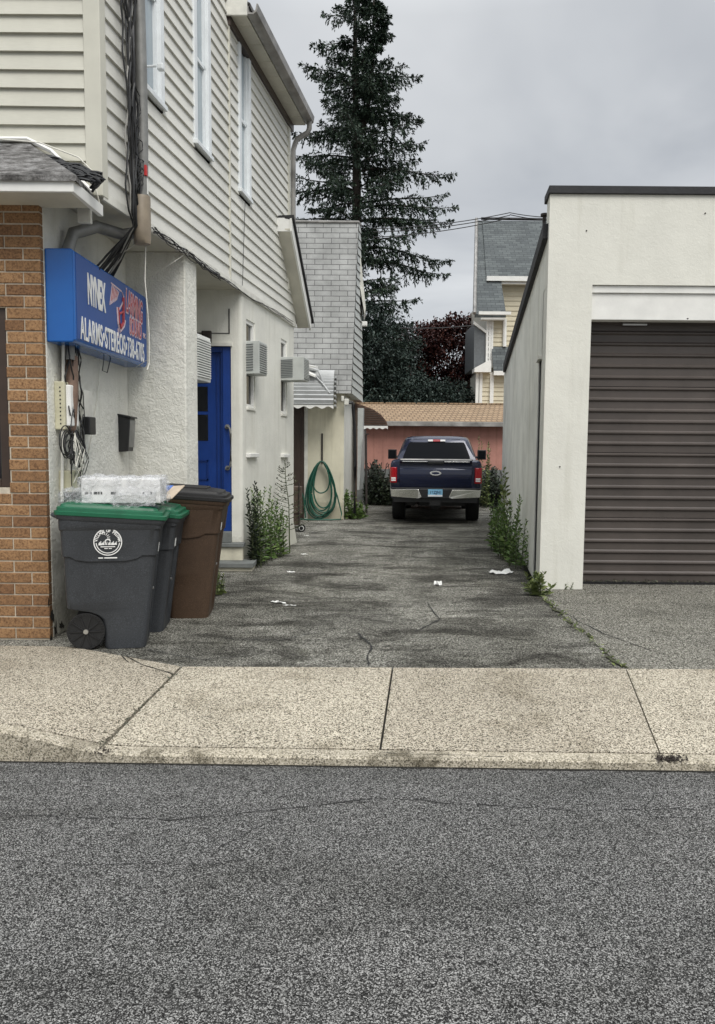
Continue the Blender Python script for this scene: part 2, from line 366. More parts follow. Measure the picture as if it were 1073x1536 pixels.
def wig(pts, amp, n, seed):   # resample a polyline and make it wander
    r_ = random.Random(seed); P = [Vector(p) for p in pts]; L = [0]
    for a, b in zip(P, P[1:]): L.append(L[-1]+(b-a).length)
    res = []
    for i in range(n+1):
        d = L[-1]*i/n; k = 0
        while k < len(P)-2 and d > L[k+1]: k += 1
        q = P[k].lerp(P[k+1], (d-L[k])/max(L[k+1]-L[k], 1e-6))
        v = mnoise.noise_vector(q*3.1+Vector((seed*1.7, seed*.3, 0)))*amp+mnoise.noise_vector(q*11+Vector((seed, 0, 2)))*amp*.4
        res.append(q+v)
    return res

# ------------------------------------------------------------------ GROUND
m = MB(); m.quad((-400, -60, -.16), (400, -60, -.16), (400, 900, -.16), (-400, 900, -.16)); m.build('ground', 'earth', kind='structure')
KL, KR = gnd(150, 1131), gnd(1073, 1144)          # front foot of the kerb
ksl = (KR.y-KL.y)/(KR.x-KL.x); kerb = lambda x: KL.y+ksl*(x-KL.x)
BL, BR = gnd(285, 1003), gnd(1073, 1007)
bsl = (BR.y-BL.y)/(BR.x-BL.x); back = lambda x: BL.y+bsl*(x-BL.x)
RZ = -.05                                        # road surface a little under the dropped kerb
m = MB(); xs = [-40, -8, -4, 0, 4, 8, 40]
for a, b in zip(xs, xs[1:]): m.quad((a, -9, RZ), (b, -9, RZ), (b, kerb(b)+.02, RZ), (a, kerb(a)+.02, RZ))
m.build('road', 'road asphalt', kind='structure')
# kerb: low in front of the driveway, rising at the left of the joint
def kz(x):
    t = min(max((-1.22-x)/.75, 0), 1); return -.002+.12*t*t*(3-2*t)
xs = [-40, -6, -3]+[-2.6+i*.1 for i in range(20)]+[0, 2, 4, 40]
m = MB()
for a, b in zip(xs, xs[1:]):
    pa = [(a, kerb(a), RZ-.05), (a, kerb(a)+.006, kz(a)-.009), (a, kerb(a)+.016, kz(a)), (a, kerb(a)+.10, kz(a)+.003), (a, kerb(a)+.10, RZ-.05)]
    pb = [(b, kerb(b), RZ-.05), (b, kerb(b)+.006, kz(b)-.009), (b, kerb(b)+.016, kz(b)), (b, kerb(b)+.10, kz(b)+.003), (b, kerb(b)+.10, RZ-.05)]
    for i in range(4): m.quad(pa[i], pb[i], pb[i+1], pa[i+1])
m.build('kerb', 'kerb concrete', kind='structure', smooth=20, merge=True)
# pavement slabs with open joints
m = MB(); m.quad(*[(x, y, -.014) for x, y in ((-40, kerb(-40)+.08), (40, kerb(40)+.08), (40, back(40)+.3), (-40, back(-40)+.6))])
m.build('pavement_bed', 'joint dirt', kind='structure')
j1 = (gnd(150, 1128).x, gnd(275, 1000).x); j2 = (gnd(572, 1132).x, gnd(590, 1007).x); j3 = (gnd(1000, 1140).x, gnd(940, 1007).x)
J = [(-12, -11), (-6.2, -6), (-3.6, -3.7), j1, j2, j3, (j3[0]+1.75, j3[1]+1.45), (j3[0]+3.4, j3[1]+3), (12, 12)]
FL = gnd(75, 972).y          # pavement reaches back to the brick front
m = MB()
for (a0, a1), (b0, b1) in zip(J, J[1:]):
    gp = .009 if (b0, b1) == j1 or (a0, a1) == j1 else .0045; n = 10
    for i in range(n):
        t0, t1 = i/n, (i+1)/n
        xa0, xb0 = a0+gp+(b0-a0-2*gp)*t0, a0+gp+(b0-a0-2*gp)*t1
        xa1, xb1 = a1+gp+(b1-a1-2*gp)*t0, a1+gp+(b1-a1-2*gp)*t1
        ya0, yb0 = kerb(xa0)+.113, kerb(xb0)+.113
        ya1, yb1 = back(xa1), back(xb1)
        if b1 <= j1[1]+.01: ya1 = FL+(ya1-FL)*max(0, (xa1+2.3)/(j1[1]+2.3)); yb1 = FL+(yb1-FL)*max(0, (xb1+2.3)/(j1[1]+2.3))
        za, zb = kz(xa0)+.004, kz(xb0)+.004
        m.quad((xa0, ya0, za), (xb0, yb0, zb), (xb1, yb1, .016), (xa1, ya1, .016))
        m.quad((xa0, ya0, -.06), (xb0, yb0, -.06), (xb0, yb0, zb), (xa0, ya0, za))
        m.quad((xa1, ya1, -.06), (xb1, yb1, -.06), (xb1, yb1, .016), (xa1, ya1, .016))
        if i == 0: m.quad((xa0, ya0, -.06), (xa1, ya1, -.06), (xa1, ya1, .016), (xa0, ya0, za))
        if i == n-1: m.quad((xb0, yb0, -.06), (xb1, yb1, -.06), (xb1, yb1, .016), (xb0, yb0, zb))
m.build('sidewalk', 'sidewalk concrete', kind='structure', merge=True)
# driveway and garage apron meet along a cracked seam
SA, SB = gnd(940, 1006), gnd(800, 884)
m = MB(); m.quad((-5, back(-5)-.02, 0), (SA.x, back(SA.x)-.02, 0), (SB.x, SB.y, 0), (SB.x+.142*15, SB.y+15.5, 0), (3.8, 29, 0), (-5, 29, 0)); m.build('driveway', 'driveway asphalt', kind='structure')
m = MB(); m.quad((SA.x, back(SA.x)-.02, .003), (12, back(12)-.02, .003), (12, 9.6, .05), (2.5, 9.6, .05), (SB.x, SB.y, .003)); m.build('apron', 'apron asphalt', kind='structure')
def ribbon(m, pts, w, z, seed, gaps=0.):
    r_ = random.Random(seed); P = [Vector(p) for p in pts]; L = []
    for i, p in enumerate(P):
        t = (P[min(i+1, len(P)-1)]-P[max(i-1, 0)]); t.z = 0; t.normalize(); nn = Vector((-t.y, t.x, 0)); ww = w*r_.uniform(.25, 1.25)*(1 if 0 < i < len(P)-1 else .2)
        L.append((p+nn*ww, p-nn*ww))
    for (a, b), (c, d) in zip(L, L[1:]):
        if gaps and r_.random() < gaps: continue
        m.quad((a.x, a.y, z), (b.x, b.y, z), (d.x, d.y, z), (c.x, c.y, z))
m = MB()
for i, (pp, ww) in enumerate([([(0, 1223), (150, 1228), (260, 1227), (400, 1218), (560, 1202), (760, 1211), (930, 1216), (1073, 1219)], .0045),
        ([(0, 1290), (170, 1296), (330, 1300), (360, 1290), (330, 1272), (440, 1222)], .0040), ([(330, 1268), (372, 1300), (450, 1350)], .003),
        ([(985, 1190), (968, 1212), (985, 1226), (1030, 1224)], .0045), ([(800, 1262), (860, 1250), (940, 1248)], .003), ([(560, 1202), (480, 1206), (430, 1219)], .003)]):
    ribbon(m, wig([gnd(*p, RZ) for p in pp], .035, 130, 30+i), ww*.75, RZ+.003, i, .22)
m.build('road_crack', 'tar crack', kind='structure')
m = MB(); ribbon(m, [(x*.1, kerb(x*.1)-.002, 0) for x in range(-40, 41)], .010, RZ+.004, 77); m.build('kerb_dirt', 'joint dirt', kind='structure')
m = MB()
for i, (pp, ww) in enumerate([([(540, 950), (560, 975), (548, 1003)], .01), ([(220, 975), (300, 990), (380, 985)], .006), ([(640, 905), (660, 930), (620, 950)], .006), ([(820, 905), (900, 950), (1000, 985)], .006), ([(330, 958), (420, 962), (470, 950)], .006)]):
    ribbon(m, wig([gnd(*p) for p in pp], .03, 40, 60+i), ww, .008, i+20)
m.build('driveway_crack', 'tar crack', kind='structure')
m = MB()
for i, (pp, ww) in enumerate([([(190, 985), (215, 998), (262, 1012)], .007), ([(182, 984), (195, 996)], .006), ([(0, 1028), (40, 1024), (80, 1012)], .004), ([(300, 1076), (318, 1076)], .006), ([(572, 1130), (760, 1136)], .004)]):
    P = wig([gnd(*p, .02) for p in pp], .012, 26, 80+i)
    ribbon(m, P, ww, .024 if i != 2 else .035, i+40)
m.build('sidewalk_crack', 'joint dirt', kind='structure')
m = MB(); ribbon(m, wig([SB+Vector((0, .1, 0)), SB.lerp(SA, .4), SA], .07, 60, 5), .020, .010, 4, .35)
ribbon(m, wig([SA, SA+Vector((.8, -.01, 0)), SA+Vector((2, -.02, 0))], .02, 30, 6), .02, .012, 5)
m.build('seam_moss', 'moss', kind='structure')

# ------------------------------------------------------------------ LEFT BUILDING
WS = .164
def Wx(Y, o=0.): return -1.10+WS*(Y-12.86)+o
NWx = lambda Y: -2.55+.028*(Y-6.14)
wd = Vector((WS, 1, 0)).normalized(); wn_ = Vector((wd.y, -wd.x, 0))
house = thing('corner_building', 'two-storey building with cream vinyl siding above white stucco and a brick shop front', 'building', (-2.6, 8, 0))
UZ = 3.70
# brick shop front, every brick a bevelled block set in mortar
FY = 6.14
m = MB(); bz = .0935; bl = .292
WZ0, WZ1, WXR = 1.27, 2.72, -2.850
for r_ in range(39):
    z0 = .015+r_*bz
    x = -2.552; first = True
    while x > -4.6:
        L_ = bl*(.5 if (r_ % 2 and first) else 1); first = False
        x0, x1 = x-L_+.011, x; x -= L_
        if z0+bz > WZ0 and z0 < WZ1:
            if x1 <= WXR+.02: continue
            x0 = max(x0, WXR)
            if x1-x0 < .03: continue
        d = rng.uniform(-.003, .003); e = .004; f0, f1 = FY+d, FY+.06
        m.add([(x0+e, f0, z0+e), (x1-e, f0, z0+e), (x1-e, f0, z0+bz-.013-e), (x0+e, f0, z0+bz-.013-e),
               (x0, f0+e, z0), (x1, f0+e, z0), (x1, f0+e, z0+bz-.012), (x0, f0+e, z0+bz-.012),
               (x0, f1, z0), (x1, f1, z0), (x1, f1, z0+bz-.012), (x0, f1, z0+bz-.012)],
              [(0, 1, 2, 3)]+[(a, b, b+4, a+4)[::-1] for a, b in ((0, 1), (1, 2), (2, 3), (3, 0))]+[(a+4, b+4, b+8, a+8)[::-1] for a, b in ((0, 1), (1, 2), (2, 3), (3, 0))])
m.build('brick_pier', 'brick', house)
m = MB(); m.box(-6.5, -2.557, FY+.009, FY+.3, 0, WZ0); m.box(WXR+.004, -2.557, FY+.009, FY+.3, WZ0, 3.66); m.box(-6.5, WXR, FY+.009, FY+.3, WZ1, 3.66); m.build('mortar_bed', 'mortar', house)
win = MB(); win.box(-4.6, -3.75, FY+.05, FY+.12, WZ0, WZ1)
win = MB(); win.box(-2.93, WXR+.003, FY+.03, FY+.13, WZ0+.002, WZ1-.002); win.box(-4.6, -2.932, FY+.03, FY+.13, WZ0+.002, WZ0+.07)
fr = win.build('shop_window', 'dark brown metal', house, bevel=.004)
p = MB(); p.box(-4.6, -2.93, FY+.09, FY+.10, WZ0+.07, WZ1); p.build('pane', 'dark glass', fr)
# stucco ground floor walls
rz_ = 3.69
m = MB(); T = .25
m.prism([(-2.548, 6.20), (NWx(8.19), 8.19), (NWx(8.19)-.3, 8.19), (-2.85, 6.20)], 0, rz_)           # near wall
WY0, WY1 = 8.19, 8.53
m.prism([(NWx(8.19)-.3, WY0+.002), (Wx(WY0), WY0+.002), (Wx(WY1), WY1), (NWx(8.19)-.3, WY1)], 0, rz_)   # projecting pier wall
m.prism([(-2.9, 8.53), (-2.75, 8.53), (-2.75, 10.3), (-2.9, 10.3)], 0, rz_)                           # hidden side of porch
m.build('porch_wall', 'rough stucco', house, smooth=30, bevel=.012)
DY = 10.1
dxr = at(347, 600, DY).x; cxr = Wx(DY)
DZ0, DZ1 = at(340, 797, DY).z, at(340, 516, DY).z
m = MB()
# wall facing the street, to the right of the door, with a rounded corner; then the long side wall with two slots for windows
W1 = (10.29, 10.68); W2 = (12.05, 12.42); wz = (at(375, 612, 10.45).z, at(375, 481, 10.45).z)
nr = 6; cor = []
for i in range(nr+1):
    a = i/nr*math.pi/2; cor.append((Wx(DY+.06)-.06+.06*math.sin(a)-.0, DY+.06-.06*math.cos(a)))
m.prism([(dxr, DY)]+cor+[(Wx(W1[0]), W1[0]), (Wx(W1[0])-.5, W1[0]), (dxr, W1[0])], 0, rz_)
m.prism([(-2.75, DY), (dxr, DY), (dxr, DY+.25), (-2.75, DY+.25)], DZ1, rz_)
def wallseg(y0, y1, z0, z1): m.prism([(Wx(y0), y0), (Wx(y1), y1), (Wx(y1)-.3, y1), (Wx(y0)-.3, y0)], z0, z1)
wallseg(W1[0], W1[1], 0, wz[0]); wallseg(W1[0], W1[1], wz[1], rz_); wallseg(W1[1], W2[0], 0, rz_)
wallseg(W2[0], W2[1], 0, wz[0]); wallseg(W2[0], W2[1], wz[1], rz_)
m.prism([(Wx(W2[1]), W2[1]), (Wx(12.86), 12.86), (-5, 12.86), (-5, W2[1])], 0, rz_)
m.build('side_wall', 'smooth stucco', house, smooth=30)
# flared foot of the far corner
m = MB()
m.prism([(Wx(11.9, .002), 11.9), (Wx(12.86, .06), 12.86), (Wx(12.86, .06)-.1, 12.9), (Wx(11.9)-.1, 11.9)], 0, [.25, .25, .25, .25])
for i in range(4, 8): x, y, z = m.v[i]; m.v[i] = (x-.058 if i in (5, 6) else x, y, z+.1)
m.build('wall_foot', 'smooth stucco', house)
m = MB(); m.box(-5, -2.9, 6.5, 12.5, 0, 3.6); m.build('inner_core', 'dark void', house)  # unseen solid added inside the ground floor to block light
m = MB(); r5 = random.Random(12)
for (cx_, cy_, rx, ry) in ((79, 925, 3.5, 13), (84, 945, 3, 14), (92, 938, 4, 8), (97, 955, 5, 9), (77, 958, 3, 8), (73, 905, 1.5, 10)):
    pts = []
    d_ = lambda px, py: (lambda dd, k: Vector((dd.x*k, dd.y*k, CAMH+dd.z*k)))(ray(px, py), (-2.548-.028*6.2+.003)/(ray(px, py).x-.028*ray(px, py).y))
    for k in range(14): a = 2*math.pi*k/14; f_ = r5.uniform(.35, 1.15); pts.append(d_(cx_+rx*f_*math.cos(a), cy_+ry*f_*math.sin(a)))
    m.quad(*pts)
m.build('wall_stain', 'joint dirt', house)
# side windows: narrow, mostly walled up
for wi, (y0, y1) in enumerate((W1, W2)):
    f = MB(); yy = (y0+y1)/2; d = -.018
    for a, b, z0, z1 in ((y0, y0+.05, wz[0], wz[1]), (y1-.05, y1, wz[0], wz[1]), (y0+.05, y1-.05, wz[0], wz[0]+.05), (y0+.05, y1-.05, wz[1]-.05, wz[1]), (y0+.05, y1-.05, wz[0]+.55, wz[0]+.59)):
        f.prism([(Wx(a, d), a), (Wx(b, d), b), (Wx(b, d-.06), b), (Wx(a, d-.06), a)], z0, z1)
    fo = f.build('side_window', 'white paint', house)
    p = MB(); p.prism([(Wx(y0, d-.03), y0), (Wx(y1, d-.03), y1), (Wx(y1, d-.04), y1), (Wx(y0, d-.04), y0)], wz[0], wz[1]); p.build('pane', 'dark glass', fo)
    p = MB(); p.prism([(Wx(y0, .02), y0), (Wx(y1, .02), y1), (Wx(y1, -.1), y1), (Wx(y0, -.1), y0)], wz[0]-.03, wz[0]+.003); p.build('sill', 'weathered white paint', fo)
    lz = at((376, 426)[wi], 686, yy).z
    l_ = MB(); l_.prism([(Wx(y0, .055), y0-.02), (Wx(y1, .055), y1+.04), (Wx(y1, -.02), y1+.04), (Wx(y0, -.02), y0-.02)], lz, lz+.055); l_.build('old_sill', 'white paint', house, bevel=.006)
# blue door in its porch
door = MB(); DYd = DY+.10
door.box(-2.72, dxr-.115, DYd, DYd+.05, DZ0, DZ1-.02)
do = door.build('door', 'blue paint', house)
m = MB(); m.box(dxr-.115, dxr-.002, DY+.02, DY+.14, DZ0, DZ1-.03); m.box(dxr-.145, dxr-.117, DY+.05, DY+.14, DZ0, DZ1-.03); m.box(-2.72, dxr-.117, DY+.04, DY+.14, DZ1-.10, DZ1-.03)
fr = m.build('door_frame', 'blue paint', do, bevel=.004)
m = MB()
px0, px1 = at(270, 600, DYd).x, at(312, 600, DYd).x
for yb, yt in ((575, 525), (617, 580), (661, 622)):
    m.box(px0, px1, DYd-.004, DYd-.001, at(300, yb, DYd).z, at(300, yt, DYd).z)
m.build('pane', 'dark glass', do)
m = MB()
for yb, yt in ((720, 690), (785, 728)):
    z0, z1 = at(300, yb, DYd).z, at(300, yt, DYd).z
    for a in ((px0, px1, z0, z0+.02), (px0, px1, z1-.02, z1), (px0, px0+.02, z0, z1), (px1-.02, px1, z0, z1)): m.box(a[0], a[1], DYd-.013, DYd, a[2], a[3])
x0 = at(318, 600, DYd).x; m.box(x0+.06, x0+.075, DYd-.012, DYd, DZ0, DZ1-.1)
m.build('panel_moulding', 'dark blue paint', do)
h0, h1 = at(342, 640, DY), at(343, 702, DY)
hx = dxr-.025
m = MB(); m.tube([(hx-.03, DY+.03, h0.z), (hx-.03, DY-.02, h0.z), (hx+.01, DY-.055, h0.z-.02), (hx+.025, DY-.06, h0.z-.09), (hx+.025, DY-.06, h1.z+.09), (hx+.012, DY-.055, h1.z+.02), (hx-.03, DY-.02, h1.z), (hx-.03, DY+.03, h1.z)], .014, 10)
for z in (h0.z, h1.z): m.cyl((hx-.03, DY+.022, z), (hx-.03, DY-.004, z), .032)
m.build('handle', 'grey conduit', do, smooth=50)
m = MB(); m.box(-2.7, dxr+.02, DY-.03, DY, DZ1-.03, DZ1+.012); m.build('lintel', 'weathered white paint', house)
a, b = at(304, 515, DY), at(318, 497, DY)
m = MB(); m.box(a.x, b.x, DY-.06, DY-.001, a.z, b.z); m.build('porch_light', 'rusty iron', house, bevel=.008)
m = MB(); z = at(330, 500, DY).z; m.box(-2.2, at(345, 500, DY).x, DY-.006, DY-.001, z-.006, z+.006); m.box(at(343, 500, DY).x, at(345, 500, DY).x, DY-.006, DY-.001, z, z+.32); m.build('wall_seam', 'dark plastic', house)
# steps
st = MB(); s1 = at(380, 845, 9.72); s2 = at(366, 815, 9.95)
st.box(-2.7, s1.x-.02, 9.745, DY-.002, 0, s1.z-.065); st.box(-2.7, s2.x-.02, 9.965, DY-.004, s1.z, s2.z-.055)
sp = st.build('steps', 'step stucco', house, bevel=.006)
m = MB(); m.box(-2.7, s1.x, 9.71, DY-.001, s1.z-.06, s1.z); m.box(-2.7, s2.x, 9.93, DY-.003, s2.z-.05, s2.z); m.box(-2.7, dxr+.0, 10.0, DY+.12, s2.z+.002, DZ0); m.build('tread', 'bluestone', sp, bevel=.006)

# siding: real overlapping courses
def siding(m, P0, P1, nrm, z0, z1, h=.142, holes=(), lip=.023, zcut=None):
    P0, P1 = Vector(P0), Vector(P1); d = P1-P0; n = int(math.ceil((z1-z0)/h))
    for i in range(n):
        a, b = z0+i*h, min(z0+(i+1)*h, z1)
        cuts = [0., 1.]
        for (t0, t1, za, zb) in holes:
            if b > za+1e-4 and a < zb-1e-4: cuts += [t0, t1]
        cuts = sorted(cuts)
        for t0, t1 in zip(cuts[::2], cuts[1::2]):
            if t1-t0 < 1e-4: continue
            nseg = max(1, int((t1-t0)*d.length/.8))
            for k in range(nseg):
                u0, u1 = t0+(t1-t0)*k/nseg, t0+(t1-t0)*(k+1)/nseg
                q = []
                for u in (u0, u1):
                    c = P0+d*u; wob = mnoise.noise(Vector((c.x*.8, c.y*.8, i*.37)))*.006; q.append((c, wob))
                (c0, w0), (c1, w1) = q
                A = c0+nrm*(lip+w0*.5); B = c1+nrm*(lip+w1*.5); A.z = a+w0; B.z = a+w1; C_, D_ = c1.copy(), c0.copy(); C_.z = b+w1+.002; D_.z = b+w0+.002
                m.quad(A, B, C_, D_)
                E, F = A-nrm*.03, B-nrm*.03; m.quad(E, F, B, A)
UA, UB, UC = (7.18, 7.64), (8.46, 8.92), (9.97, 10.42)
UY0 = 6.42; uzb = 4.95; EZ = 6.87; TOP = 9.6
m = MB(); cxp = Wx(UY0)
t = lambda y, a, b: (y-a)/(b-a)
P0, P1 = (Wx(UY0), UY0, 0), (Wx(9.59), 9.59, 0)
siding(m, P0, P1, wn_, UZ+.03, TOP, holes=[(t(UA[0], UY0, 9.59), t(UA[1], UY0, 9.59), uzb, TOP), (t(UB[0], UY0, 9.59), t(UB[1], UY0, 9.59), uzb, TOP)])
P2, P3 = (Wx(9.61), 9.61, 0), (Wx(12.5), 12.5, 0)
siding(m, P2, P3, wn_, UZ+.03, EZ, holes=[(t(UC[0], 9.61, 12.5), t(UC[1], 9.61, 12.5), uzb, 6.84)])
siding(m, P3, (Wx(12.93), 12.93, 0), wn_, UZ+.03, 4.5)
m.build('side_siding', 'side vinyl siding', house)
m = MB(); siding(m, (-6.5, UY0, 0), (cxp-.085, UY0, 0), Vector((0, -1, 0)), UZ-.03, TOP, .1435, lip=.026); m.build('front_siding', 'vinyl siding', house)
m = MB()   # unseen core added behind the siding to block light, lower soffit included
m.prism([(-6.5, UY0+.02), (Wx(UY0)-.03, UY0+.02), (Wx(9.6)-.12, 9.6), (-6.5, 9.6)], UZ+.06, TOP); m.prism([(-6.5, 9.61), (Wx(9.61)-.12, 9.61), (Wx(12.48)-.12, 12.48), (-6.5, 12.48)], UZ+.06, EZ+.1)
m.build('upper_core', 'soffit paint', house)
m = MB(); m.prism([(-6.5, UY0+.01), (Wx(UY0)-.005, UY0+.01), (Wx(12.9)-.005, 12.9), (-6.5, 12.9)], UZ-.01, UZ+.05); m.build('soffit', 'soffit paint', house)
m = MB()   # starter strip that closes the siding at the bottom
m.prism([(Wx(UY0, .0), UY0+.02), (Wx(UY0, .028), UY0), (Wx(12.92, .028), 12.92), (Wx(12.92), 12.92)], UZ-.045, UZ+.03)
m.build('starter_strip', 'weathered white paint', house, bevel=.004)
m = MB(); m.prism([(cxp-.105, UY0-.03), (cxp+.03, UY0-.03), (cxp+.045, UY0+.075), (cxp+.012, UY0+.08), (cxp-.0, UY0+.002), (cxp-.105, UY0+.002)], UZ-.02, TOP)
m.build('corner_board', 'trim board', house, bevel=.006)
m = MB(); m.prism([(Wx(9.585, .03), 9.585), (Wx(9.615, .03), 9.615), (Wx(9.615, -.03), 9.615), (Wx(9.585, -.03), 9.585)], UZ, TOP); m.build('joint_strip', 'trim board', house)
m = MB(); m.prism([(Wx(12.42, .03), 12.42), (Wx(12.53, .03), 12.53), (Wx(12.53, -.1), 12.53), (Wx(12.42, -.1), 12.42)], 4.2, EZ); m.build('end_board', 'trim board', house)
for (y0, y1), zt in ((UA, 6.9), (UB, 6.9), (UC, 6.84)):
    zt = min(zt, TOP) if zt < 6.9 else 7.6
    f = MB(); e = .065
    def bar(a, b, z0, z1, o0=-.06, o1=.035): f.prism([(Wx(a, o1), a), (Wx(b, o1), b), (Wx(b, o0), b), (Wx(a, o0), a)], z0, z1)
    bar(y0-.02, y0+e, uzb-.0, zt); bar(y1-e, y1+.02, uzb-.0, zt); bar(y0+e, y1-e, zt-.06, zt); bar(y0+e, y1-e, uzb+.0, uzb+.05, -.06, .012)
    fo = f.build('upper_window', 'white frame', house, bevel=.004)
    s_ = MB(); s_.prism([(Wx(y0, .06), y0-.04), (Wx(y1, .06), y1+.04), (Wx(y1, .0), y1+.04), (Wx(y0, .0), y0-.04)], uzb-.05, uzb-.002); s_.build('sill', 'white frame', fo, bevel=.004)
    s_ = MB()
    for a, b, z0, z1 in ((y0+e, y0+e+.035, uzb+.05, zt-.06), (y1-e-.035, y1-e, uzb+.05, zt-.06), (y0+e, y1-e, uzb+.9, uzb+.94)): s_.prism([(Wx(a, -.0), a), (Wx(b, -.0), b), (Wx(b, -.05), b), (Wx(a, -.05), a)], z0, z1)
    s_.build('sash', 'white frame', fo)
    p = MB(); p.prism([(Wx(y0+e, -.028), y0+e), (Wx(y1-e, -.028), y1-e), (Wx(y1-e, -.036), y1-e), (Wx(y0+e, -.036), y0+e)], uzb+.05, zt-.06); p.build('pane', 'window glass', fo)
# rear eave: soffit, fascia, gutter, roof
E0, E1 = 9.56, 12.66; OH = .27
roof = MB(); roof.extr([(Wx(E0, OH+.02), E0, EZ+.12), (Wx(E0)-3.4, E0, EZ+1.9), (Wx(E0)-3.4, E0, EZ+1.85), (Wx(E0, OH+.02), E0, EZ+.07)], wd*(E1-E0)*1.013)
ro = roof.build('roof', 'old black shingle', house)
m = MB(); m.prism([(Wx(E0, -.02), E0), (Wx(E0, OH-.03), E0), (Wx(E1, OH-.03), E1), (Wx(E1, -.02), E1)], EZ-.02, EZ+.01)
for k in range(7):
    y = E0+.25+k*.42; m.prism([(Wx(y, 0), y), (Wx(y, OH-.03), y), (Wx(y+.012, OH-.03), y+.012), (Wx(y+.012, 0), y+.012)], EZ-.026, EZ-.02)
m.build('eave_soffit', 'soffit paint', ro)
m = MB(); m.prism([(Wx(E0, -.02), E0+.01), (Wx(E0, .05), E0+.01), (Wx(E1, .05), E1), (Wx(E1, -.02), E1)], EZ-.13, EZ-.022); m.build('frieze_board', 'dark brown metal', ro)
m = MB()
prof = [(-.02, -.03), (-.02, .09), (.0, .09), (.0, -.005), (.05, -.015), (.085, .02), (.1, .09), (.115, .09), (.1, .0), (.06, -.03)]
m.extr([(Wx(E0, OH+u), E0, EZ+.02+v_) for u, v_ in prof], wd*(E1-E0)*1.013)
m.build('gutter', 'gutter paint', ro, smooth=40)
m = MB(); m.prism([(Wx(E0, 0), E0-.03), (Wx(E0, OH-.01), E0-.03), (Wx(E0, OH-.01), E0), (Wx(E0, 0), E0)], EZ-.04, EZ+.15)
m.prism([(Wx(E0, 0), E0-.035), (Wx(E0, OH-.14), E0-.035), (Wx(E0, OH-.14), E0), (Wx(E0, 0), E0)], EZ+.16, EZ+.5); m.build('eave_return', 'weathered white paint', ro, bevel=.005)
m = MB(); yb = 12.58
m.tube([(Wx(yb, OH+.05), yb, EZ+.02), (Wx(yb, OH+.05), yb, EZ-.10), (Wx(yb, OH+.02), yb, EZ-.17), (Wx(yb, OH-.15), yb, EZ-.27), (Wx(yb, .09), yb, EZ-.34), (Wx(yb, .06), yb, EZ-.44), (Wx(yb, .06), yb, 4.86)], .042, 10)
m.build('downspout', 'gutter paint', house, smooth=60)
# small sloping roof at the far end with its projecting rake
r0, r1 = (11.82, 4.93), (13.12, 3.66)
m = MB(); A = Vector((Wx(r0[0]), r0[0], r0[1])); B = Vector((Wx(r1[0]), r1[0], r1[1]))
sl = (B-A).normalized(); up = Vector((0, 0, .18))
def rake(o0, o1, dz0, dz1, e0=0, e1=0):
    q = MB(); q.extr([A+wn_*o0+Vector((0, 0, dz0))-sl*e0, B+wn_*o0+Vector((0, 0, dz0))+sl*e1, B+wn_*o0+Vector((0, 0, dz1))+sl*e1, A+wn_*o0+Vector((0, 0, dz1))-sl*e0], wn_*(o1-o0)); return q
lr = rake(-2.5, .27, .19, .24, 0, .12).build('lean_to_roof', 'roof membrane', house)
rake(.0, .205, .02, .04).build('rake_soffit', 'soffit paint', lr); rake(.205, .235, .0, .19, 0, .03).build('rake_fascia', 'white paint', lr)
q = MB(); q.prism([(Wx(r0[0], -.02), r0[0]-.02), (Wx(r0[0], .235), r0[0]-.02), (Wx(r0[0], .235), r0[0]+.0), (Wx(r0[0], -.02), r0[0]+.0)], r0[1]-.0, r0[1]+.2); q.build('rake_end', 'white paint', lr)
# pent roof over the shop front
e_ = at(112, 289, 5.8); e2 = at(112, 268, 5.8); tl = at(43, 214, 6.40); rr = at(141, 268, 6.40)
m = MB(); t0 = Vector((-6.5, 6.40, tl.z)); t1 = Vector((tl.x, 6.40, tl.z)); b0 = Vector((-6.5, 5.76, e2.z+.01)); b1 = Vector((e_.x+.03, 5.76, e2.z+.01)); s1_ = Vector((rr.x, 6.40, e2.z+.06))
m.add([t0, t1, b1, b0, s1_]+[v_-Vector((0, 0, .04)) for v_ in (t0, t1, b1, b0, s1_)], [(0, 3, 2, 1), (1, 2, 4), (5, 6, 7, 8), (6, 9, 7), (3, 8, 7, 2), (2, 7, 9, 4)])
po = m.build('pent_roof', 'old black shingle', house)
m = MB(); m.prism([(-6.5, 5.78), (e_.x, 5.78), (e_.x+.02, 6.38), (e_.x-.02, 6.38), (e_.x-.03, 5.81), (-6.5, 5.81)], e_.z, e2.z-.012); m.build('fascia', 'white paint', po, bevel=.004)
m = MB(); m.box(-6.5, e_.x-.03, 5.815, 6.2, e_.z+.012, e_.z+.03); m.build('pent_soffit', 'soffit paint', po)
m = MB(); m.tube([(-6.5, 6.385, tl.z+.02), (tl.x, 6.385, tl.z+.02), (tl.x+.2, 6.36, tl.z-.08), (rr.x, 6.36, e2.z+.09)], .021, 6); m.build('flashing', 'white paint', po, smooth=40)
m = MB(); m.prism([(rr.x-.12, 6.34), (rr.x-.015, 6.34), (rr.x-.015, 6.385), (rr.x-.12, 6.385)], e_.z-.06, e2.z-.03); m.build('trim_end', 'weathered white paint', po)

